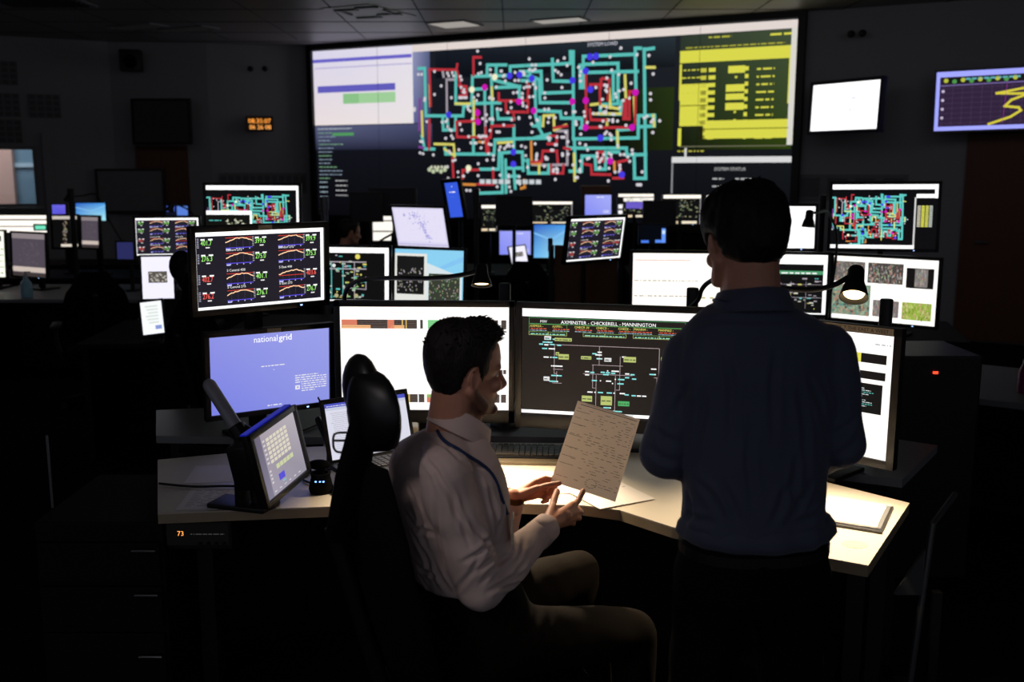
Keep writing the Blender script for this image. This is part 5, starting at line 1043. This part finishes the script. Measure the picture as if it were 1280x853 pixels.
# far (left) hand
W = (646, 621, 2.760)
for k in ((670, 603, 2.795), (674, 608, 2.790), (674, 614, 2.785), (670, 619, 2.780)): m.cap(A_(*W), A_(*k), .020, .0120, 12)
m.cap(A_(652, 620, 2.750), A_(672, 611, 2.745), .017, .0118, 12)
fing(m, [(672, 611, 2.750), (684, 607.5, 2.742), (699, 604.5, 2.738)], .0100)
fing(m, [(670, 603, 2.795), (681, 598, 2.805), (691, 600, 2.805), (697, 604, 2.795)], .0094)
fing(m, [(674, 608, 2.790), (686, 607, 2.810), (694, 610, 2.805), (690, 615, 2.785)], .0094)
fing(m, [(674, 614, 2.785), (686, 615, 2.800), (691, 619, 2.785), (684, 622, 2.770)], .0088)
fing(m, [(670, 619, 2.780), (680, 622, 2.790), (684, 626, 2.775), (678, 628, 2.760)], .008)
skin = remesh(m, .0036, 3)
base = Vector((at(604, 785, Yc).x, Yc, 0)); skin.transform(Matrix.Translation(-base))
def stubble(me, M, name, dark):
    sk = SKIN.copy(); sk.name = name; nt = sk.node_tree; b = nt.nodes['Principled BSDF']
    a = me.color_attributes.new('Beard', 'FLOAT_COLOR', 'POINT'); Mi = M.inverted(); vals = []
    for v in me.vertices:
        p = Mi @ (v.co+base0); k = 0
        if p.length < .2:
            zt = np.interp(p.x, [-.02, .02, .05, .09], [-.01, -.045, -.062, -.052]); k = max(0, min(1, (zt-p.z)/.015))*max(0, min(1, (p.x+.02)/.02))*max(0, min(1, (p.z+.15)/.02))
            if abs(p.y) < .02 and p.x > .088 and -.083 < p.z < -.062: k *= .2
            for s in (-1, 1):   # eyebrows
                if p.x > .06 and abs(p.z-.012) < .006 and .010 < s*p.y < .052: k = max(k, .9)
        vals += [k, k, k, 1]
    a.data.foreach_set('color', vals)
    at_ = nt.nodes.new('ShaderNodeAttribute'); at_.attribute_name = 'Beard'; mx = nt.nodes.new('ShaderNodeMix'); mx.data_type = 'RGBA'
    src = b.inputs['Base Color'].links[0].from_socket; nt.links.new(src, mx.inputs[6]); mx.inputs[7].default_value = (*lin(dark), 1)
    ml = nt.nodes.new('ShaderNodeMath'); ml.operation = 'MULTIPLY'; ml.inputs[1].default_value = .72; nt.links.new(at_.outputs['Fac'], ml.inputs[0]); nt.links.new(ml.outputs[0], mx.inputs[0]); nt.links.new(mx.outputs[2], b.inputs['Base Color'])
    return sk
base0 = base
man = link('person', skin, stubble(skin, MH1, 'skin_bearded', (.22, .13, .09)), None, base); tag(man, 'seated bearded man in pale shirt and blue lanyard holding a printed page', 'person')
hair_mesh(MH1, .015, .004, .006, 420, 3).build('hair', HAIR, man, smooth=True, world=True)
for s in (-1, 1): m = MB(); m.ell(MH1 @ Vector((.0695, s*.031, -.010)), (.0118,)*3); m.build('eye', mat('eye_white', (.75, .72, .7), .2), man, smooth=True, world=True)
# shirt
SH1 = mat('shirt_pale', (.84, .74, .71), .8, noise_amt=.04, bump=.06, bscale=400, sheen=.1)
m = MB(); torso(m, SEC, L1, F1, .010, 0, 8)
for s, e, w in (('shR', 'elR', 'wrR'), ('shL', 'elL', 'wrL')):
    m.cap(J[s], J[e], .068, .056, 20); d = (J[w]-J[e]); m.cap(J[e], J[e]+d*.45, .058, .052, 20); m.cyl(J[e]+d*.4, J[e]+d*.90, .052, .036, 20)
m.cap(J['shR'], at(560, 560, Yc), .062, .07, 20); m.cap(J['shL'], at(566, 560, Yc), .062, .07, 20)
me = remesh(m, .005, 5)
LN = [(560,618,578,655,590,690), (575,640,600,668,618,700), (548,590,566,625,572,660), (610,600,618,640,622,672,.7), (598,735,622,705,640,690), (606,745,640,722,662,690), (622,738,650,728,672,705), (590,720,612,700,622,680), (575,705,600,690,612,668), (640,712,652,690,655,668), (565,745,590,715,600,690,.7),
 (505,600,525,640,535,690), (512,650,530,690,548,735), (506,690,530,712,552,722), (520,560,545,590,560,625), (530,545,560,560,590,590,.7), (540,700,560,735,572,760), (515,700,535,735,560,752), (545,620,548,670,560,710), (625,600,628,640,618,680,.6), (506,640,522,660,545,668), (575,570,600,600,612,640,.6), (655,700,668,690,676,672,.6), (632,730,655,715,668,690,.8)]
cr = creases(me, LN, .0062, .0062)
displace(me, wrinkles(cr, 2, .006)); me.transform(Matrix.Translation(-base)); shirt = link('shirt', me, SH1, man, smooth=True)
for e_, w__ in (('elR', 'wrR'), ('elL', 'wrL')):
    d = J[w__]-J[e_]; a = J[e_]+d*.80; b = J[e_]+d*.985; m = MB(); q = (b-a).to_track_quat('Z', 'Y').to_matrix().to_4x4(); L = (b-a).length
    m.lathe([(.036, 0), (.041, .004), (.0395, L*.5), (.0385, L-.002), (.037, L), (.035, L-.002), (.033, .01)], Matrix.Translation(a) @ q, 28); auto(m.build('cuff', SH1, man, world=True), 60)
collar(at(575, 533, Yc), Vector((0, 0, 1))*.86+F1*.42, F1, .062, .046, SH1, man, gap=.3)
# lanyard following the shirt
wshirt = shirt.data.copy(); wshirt.transform(Matrix.Translation(base))
path = [at(536, 516, 2.42), at(550, 525, 2.33), at(563, 535, 2.30), at(578, 546, 2.30), at(596, 561, 2.30), at(609, 579, 2.32), at(615, 600, 2.33), at(620, 622, 2.34), at(626, 643, 2.35)]
pp = project(wshirt, path, .004); m = MB(); m.tube(pp, .0045, 6, flat=(1, .35), smooth_n=2); m.build('lanyard', mat('lanyard_blue', (.10, .18, .34), .7), man, smooth=True, world=True)
pb = pp[-1]; m = MB(); m.box((0, 0, -.035), (.006, .054, .07), Matrix.Translation(pb+Vector((.012, 0, .0))) @ Matrix.Rotation(FA-.5, 4, 'Z'), .002); m.build('badge', mat('badge_clear', (.75, .70, .62), .15, coat=1), man, world=True)
bpy.data.meshes.remove(wshirt)
# watch
d = (J['wrL']-J['elL']).normalized(); wc = J['wrL']-d*.0; q = d.to_track_quat('Z', 'Y').to_matrix().to_4x4(); m = MB(); m.lathe([(.030, -.009), (.0335, -.010), (.0335, .010), (.030, .009)], Matrix.Translation(wc) @ q, 28); auto(m.build('wristwatch', mat('watch_gold', (.60, .45, .28), .3, .8), man, world=True))
# trousers, belt, shoes
TR1 = mat('trousers_brown', (.085, .062, .04), .9, spec=.1, bump=.1, bscale=300)
m = MB(); torso(m, SEC, L1, F1, .004, 7); m.ell(at(606, 800, Yc), (.17, .17, .10))
for h, k, a in ((hipR, knR, anR), (hipL, knL, anL)): m.cap(h, k, .094, .068, 22); m.cap(k, a, .067, .05, 20); m.cyl(a, a-Vector((0, 0, .03)), .052, .055, 20)
me = remesh(m, .008, 5); cr = creases(me, [(640+k*16, 752+k*3, 632+k*18, 800) for k in range(4)], .004, .008)
displace(me, wrinkles(cr, 5, .004)); me.transform(Matrix.Translation(-base)); link('trousers', me, TR1, man, smooth=True)
SHOE = mat('shoe_black', (.05, .045, .04), .35)
def shoe(a, f, parent):
    f = Vector(f).normalized(); M = Matrix.Translation((a.x, a.y, 0)) @ Matrix.Rotation(math.atan2(f.y, f.x), 4, 'Z'); m = MB()
    m.loft([[M @ Vector((.09+x*s, y*s*(.95 if x < 0 else 1), z)) for x, y in [(.145*math.cos(t_), .047*math.sin(t_)*(1+.12*math.cos(t_))) for t_ in [math.tau*k/24 for k in range(24)]]] for s, z in ((.97, 0), (1, .012), (.98, .03), (.85, .055), (.55, .075))]); m.cap(M @ Vector((0, 0, .05)), M @ Vector((.0, 0, .10)), .045, .042)
    return auto(m.build('shoe', SHOE, parent, world=True), 60)
shoe(anR, F1, man); shoe(anL, F1, man)
# ---------------- standing man
Ys = 2.27; FB = R_(97); F2 = Vector((math.cos(FB), math.sin(FB), 0)); L2 = Vector((-math.sin(FB), math.cos(FB), 0))  # his left = camera left
S2 = [(940, 376, .058, .055), (940, 386, .10, .075), (944, 397, .134, .092), (947, 412, .166, .105), (947, 432, .184, .115), (944, 465, .190, .12), (943, 510, .182, .12), (942, 555, .172, .118), (942, 600, .162, .115), (942, 632, .162, .116), (944, 655, .168, .120), (945, 668, .166, .118), (940, 700, .172, .125), (938, 735, .175, .13)]
K = dict(shL=at(866, 448, Ys), shR=at(1032, 440, Ys), elL=at(828, 568, Ys-.01), elR=at(1050, 555, Ys-.01), wrL=at(885, 585, 2.50), wrR=at(1000, 585, 2.49))
MH2 = Matrix.Translation(at(930, 301, Ys+.01)) @ Matrix.Rotation(R_(103), 4, 'Z') @ Matrix.Rotation(R_(12), 4, 'Y') @ Matrix.Scale(1.03, 4)
nb2 = at(940, 384, Ys)
m = MB(); torso(m, S2, L2, F2, -.008, Y=Ys); head_prims(m, MH2); m.cap(MH2 @ Vector((-.025, 0, -.045)), nb2, .063, .068, 20); m.cap(MH2 @ Vector((.01, 0, -.09)), nb2+F2*.02, .048, .052, 20)
hx = at(940, 715, Ys)
legs2 = [(hx+L2*.09, Vector((hx.x-.12, Ys+.01, .50)), Vector((hx.x-.13, Ys-.01, .10))), (hx-L2*.09, Vector((hx.x+.11, Ys+.01, .50)), Vector((hx.x+.13, Ys-.01, .10)))]
for s, e, w in (('shR', 'elR', 'wrR'), ('shL', 'elL', 'wrL')): m.cap(K[s], K[e], .052, .043); m.cap(K[e], K[w], .042, .028)
for h, k, a in legs2: m.cap(h, k, .085, .058); m.cap(k, a, .056, .037); m.cap(a+Vector((0, 0, -.05)), a+F2*.14+Vector((0, 0, -.065)), .034, .026)
for w, sg in ((K['wrL'], 1), (K['wrR'], -1)):   # hands loosely clasping a rolled page in front of the belt
    e = K['elL'] if sg > 0 else K['elR']; d = (w-e).normalized(); sd = L2*sg; dn = Vector((0, 0, -1))
    for k in range(4):
        kn = w+d*.075+Vector((0, 0, .024-.016*k)); m.cap(w, kn, .019, .012, 10); p1 = kn+d*.03-sd*.022; p2 = p1-sd*.026+d*.0; p3 = p2-d*.018-sd*.004; r = .0096-.0006*k
        m.cap(kn, p1, r, r*.95, 10); m.cap(p1, p2, r*.95, r*.9, 10); m.cap(p2, p3, r*.9, r*.8, 10)
    tb = w+d*.03+Vector((0, 0, .022)); m.cap(w, tb, .018, .013, 10); m.cap(tb, tb+d*.035+Vector((0, 0, .012))-sd*.012, .011, .0095, 10); m.cap(tb+d*.035+Vector((0, 0, .012))-sd*.012, tb+d*.058-sd*.028+Vector((0, 0, .008)), .0095, .008, 10)
skin = remesh(m, .0042, 3); base2 = Vector((hx.x, Ys, 0)); skin.transform(Matrix.Translation(-base2))
man2 = link('person', skin, SKIN, None, base2); tag(man2, 'standing dark-haired man in navy shirt seen from behind, looking down left', 'person')
hair_mesh(MH2, .020, .012, .018, 60, 9, nape=-.070).build('hair', HAIRB, man2, smooth=True, world=True)
for s in (-1, 1): m = MB(); m.ell(MH2 @ Vector((.0695, s*.031, -.010)), (.0118,)*3); m.build('eye', mat('eye_white', (.75, .72, .7), .2), man2, smooth=True, world=True)
SH2 = mat('shirt_navy', (.25, .27, .35), .85, noise_amt=.06, bump=.06, bscale=400, sheen=.15)
m = MB(); torso(m, S2, L2, F2, .008, 0, 12, Y=Ys)
for s, e, w in (('shR', 'elR', 'wrR'), ('shL', 'elL', 'wrL')):
    m.cap(K[s], K[e], .067, .057, 20); d = (K[w]-K[e]); m.cap(K[e], K[e]+d*.5, .058, .050, 20); m.cyl(K[e]+d*.4, K[e]+d*.93, .050, .040, 20); m.cap(K[s], at(942, 412, Ys), .062, .08, 20)
me = remesh(m, .0055, 5)
LN = [(868,470,852,500,838,560), (882,480,878,520,862,600), (1010,470,1025,500,1035,545), (998,480,1006,530,1008,600), (870,600,890,620,905,650), (1015,600,1002,625,985,655), (900,600,915,630,925,660), (985,600,975,630,962,660), (850,640,870,650,895,655), (1030,640,1010,650,990,655), (812,530,830,548,850,556), (806,560,830,575,852,580), (1072,520,1055,538,1038,545), (1074,550,1055,565,1040,572), (905,430,915,480,912,560), (972,430,965,480,968,560), (845,500,835,525,832,560), (866,404,900,400,1022,404,.5), (940,520,935,580,945,650), (860,610,865,640,855,660), (1040,470,1050,500,1052,545), (1000,560,990,610,1000,650)]
cr = creases(me, LN, .0055, .009)
displace(me, wrinkles(cr, 8, .005)); me.transform(Matrix.Translation(-base2)); link('shirt', me, SH2, man2, smooth=True)
# billowing hem
m = MB(); hem = []
for w_, d_, zz in ((.172, .124, .975), (.186, .134, .955), (.190, .138, .935), (.178, .128, .918), (.160, .11, .915)):
    hem.append([Vector((hx.x+.005, Ys, zz))+L2*(w_*math.cos(a)*(1+.02*math.sin(a*9+1)+.012*math.sin(a*17)))+F2*(d_*math.sin(a)*(1+.03*math.sin(a*11))) for a in [math.tau*k/72 for k in range(72)]])
m.loft(hem); auto(m.build('shirt_hem', SH2, man2, world=True), 70)
for e_, w__ in (('elR', 'wrR'), ('elL', 'wrL')):
    d = K[w__]-K[e_]; a = K[e_]+d*.80; L = d.length*.18; m = MB(); m.lathe([(.038, 0), (.045, .004), (.043, L), (.037, L-.002)], Matrix.Translation(a) @ d.to_track_quat('Z', 'Y').to_matrix().to_4x4(), 28); auto(m.build('cuff', SH2, man2, world=True), 60)
collar(at(940, 380, Ys)-F2*.002, Vector((0, 0, 1))+F2*.12, F2, .074, .040, SH2, man2)
m = MB(); cc = at(940, 381, Ys); m.tube([cc+F2*(.092*math.cos(a))+L2*(.086*math.sin(a))+Vector((0, 0, .012-.02*(math.cos(a) > 0)*math.cos(a))) for a in np.linspace(.5, math.tau-.5, 26)], .006, 6, flat=(1, .5)); m.build('lanyard', mat('lanyard_navy', (.07, .10, .28), .7), man2, smooth=True, world=True)
TR2 = mat('trousers_black', (.035, .035, .04), .9, bump=.1, bscale=300, spec=.1)
m = MB(); torso(m, S2, L2, F2, .004, 11, Y=Ys); m.ell((hx.x, Ys, .80), (.17, .125, .10))
for h, k, a in legs2: m.cap(h, k, .10, .075, 22); m.cap(k, a, .074, .06, 20); m.cyl(a, a-Vector((0, 0, .05)), .06, .064, 20)
me = remesh(m, .008, 5); displace(me, wrinkles([], 6, .005)); me.transform(Matrix.Translation(-base2)); link('trousers', me, TR2, man2, smooth=True)
m = MB(); m.loft([ring_sec(Vector((hx.x, Ys, z)), L2, F2, .179, .129) for z in (.885, .91)]); m.build('belt', BLACK, man2, world=True)
for h, k, a in legs2: shoe(a, F2, man2)
m = MB(); wl = K['wrL'].lerp(K['elL'], .03); m.lathe([(.030, -.008), (.033, -.009), (.033, .009), (.030, .008)], Matrix.Translation(wl) @ (K['wrL']-K['elL']).to_track_quat('Z', 'Y').to_matrix().to_4x4(), 24); m.build('wristwatch', BLACK, man2, world=True)
# ---------------- background operator
MH3 = Matrix.Translation(at(437, 290, 9.5)) @ Matrix.Rotation(R_(30), 4, 'Z') @ Matrix.Rotation(R_(8), 4, 'Y'); hb = MH3.translation
F3 = Vector((math.cos(R_(22)), math.sin(R_(22)), 0)); L3 = Vector((-F3.y, F3.x, 0)); c3 = Vector((hb.x-.05, 9.5, 0)); pv = c3+Vector((-.05, 0, .55))
m = MB(); head_prims(m, MH3); m.cap(MH3 @ Vector((-.02, 0, -.05)), Vector((c3.x, 9.5, hb.z-.20)), .055, .065)
R3 = [(.0, -.20, .08, .065), (0, -.24, .16, .10), (-.01, -.33, .18, .115), (-.02, -.48, .165, .12), (-.04, -.63, .165, .12), (-.05, -.72, .17, .12)]
rings = lambda g: [ring_sec(Vector((c3.x+dx, 9.5, hb.z+dz)), L3, F3, w+g, d+g) for dx, dz, w, d in R3]
m.loft(rings(-.005)); ARM = []
for s in (-1, 1):
    sh = Vector((c3.x, 9.5, hb.z-.28))+L3*s*.18; el = sh+Vector((0, 0, -.25))+F3*.08; wr = el+F3*.22+Vector((0, 0, .04)); ARM.append((sh, el, wr)); m.cap(sh, el, .05, .04); m.cap(el, wr, .038, .027)
    for k in range(4): kn = wr+F3*.08+L3*(.012*(k-1.5)*1.3); m.cap(wr, kn, .014, .011, 8); m.cap(kn, kn+F3*.04+Vector((0, 0, -.01)), .009, .008, 8); m.cap(kn+F3*.04+Vector((0, 0, -.01)), kn+F3*.06+Vector((0, 0, -.03)), .008, .007, 8)
    m.cap(wr, wr+F3*.05+L3*(-s)*.03, .013, .009, 8)
    hp = Vector((c3.x-.05, 9.5, hb.z-.72))+L3*s*.09; kn = hp+F3*.42; an = Vector((kn.x, kn.y, .09)); m.cap(hp, kn, .08, .055); m.cap(kn, an, .054, .037); m.cap(an-Vector((0, 0, .05)), an+F3*.14-Vector((0, 0, .06)), .034, .026); ARM[-1] += (hp, kn, an)
skin = remesh(m, .006, 3); b3 = Vector((c3.x, 9.5, 0)); skin.transform(Matrix.Translation(-b3)); man3 = link('person', skin, SKIN, None, b3); tag(man3, 'dim blurred operator in blue shirt seated before the white striped monitor', 'person')
hair_mesh(MH3, .012, .006, .01, 0, 4).build('hair', HAIR, man3, smooth=True, world=True)
m = MB(); m.loft(rings(.01)); [(m.cap(a[0], a[1], .064, .054), m.cap(a[1], a[1].lerp(a[2], .85), .052, .04)) for a in ARM]; me = remesh(m, .01, 4); me.transform(Matrix.Translation(-b3)); link('shirt', me, mat('shirt_blue', (.28, .38, .55), .85), man3, smooth=True)
m = MB(); m.ell((c3.x-.05, 9.5, hb.z-.74), (.17, .16, .10)); [(m.cap(a[3], a[4], .092, .067), m.cap(a[4], a[5], .066, .05)) for a in ARM]; me = remesh(m, .01, 4); me.transform(Matrix.Translation(-b3)); link('trousers', me, TR2, man3, smooth=True)
for a in ARM: shoe(a[5], F3, man3)
chair('dark chair the background operator sits on', (c3.x-.06, 9.5, 0), R_(22), None, hb.z-.84, False, top=1.0)
# ------------------------------------------------------------------ light, world, camera
w = bpy.data.worlds.new('World'); scene.world = w; w.use_nodes = True; w.node_tree.nodes['Background'].inputs[0].default_value = (.80, .84, 1, 1); w.node_tree.nodes['Background'].inputs[1].default_value = .16
def area(name, loc, rot, size, e, col):
    l = bpy.data.lights.new(name, 'AREA'); l.energy = e; l.color = col; l.shape = 'RECTANGLE'; l.size, l.size_y = size; o = bpy.data.objects.new(name, l); C.objects.link(o); o.location = loc; o.rotation_euler = rot; return o
area('daylight_outside', (-9, 15.2, 6), (R_(60), 0, 0), (4, 3), 420, (1, .98, .95))
area('wall_fill', (.2, 7.0, 3.40), (R_(55), 0, 0), (9, 1.2), 18, (.95, .93, 1))  # added fill, no visible fitting: lifts the dark far walls
l = bpy.data.lights.new('shirt_fill_spot', 'SPOT'); l.energy = 34; l.color = (1, .90, .88); l.spot_size = R_(28); l.spot_blend = .8; l.shadow_soft_size = .35; o = bpy.data.objects.new('shirt_fill_spot', l); C.objects.link(o); o.location = (-1.5, .6, 3.2); o.rotation_euler = (Vector((-1.5, .6, 3.2))-Vector((-.12, 2.45, 1.02))).to_track_quat('Z', 'Y').to_euler()  # added spot with no fitting, brightens the seated man's shirt and skin
area('left_fill', (-4.5, -1.5, 2.6), (R_(75), 0, R_(-40)), (1.6, 1.2), 4, (.95, .92, 1))  # added weak fill from behind camera left; no window there
cd = bpy.data.cameras.new('camera'); cam = bpy.data.objects.new('camera', cd); C.objects.link(cam); scene.camera = cam
cd.lens = 35; cd.sensor_width = 36; cd.sensor_fit = 'HORIZONTAL'; cam.location = (0, 0, CAMH); cam.rotation_euler = (math.pi/2-TH, 0, 0); cd.clip_start = .05; cd.clip_end = 100
cd.dof.use_dof = True; cd.dof.focus_distance = 3.3; cd.dof.aperture_fstop = 3.2
scene.view_settings.view_transform = 'Standard'; scene.view_settings.look = 'None'; scene.view_settings.exposure = 0
try: scene.cycles.use_denoising = True; scene.cycles.max_bounces = 6; scene.cycles.sample_clamp_indirect = 4
except Exception: pass
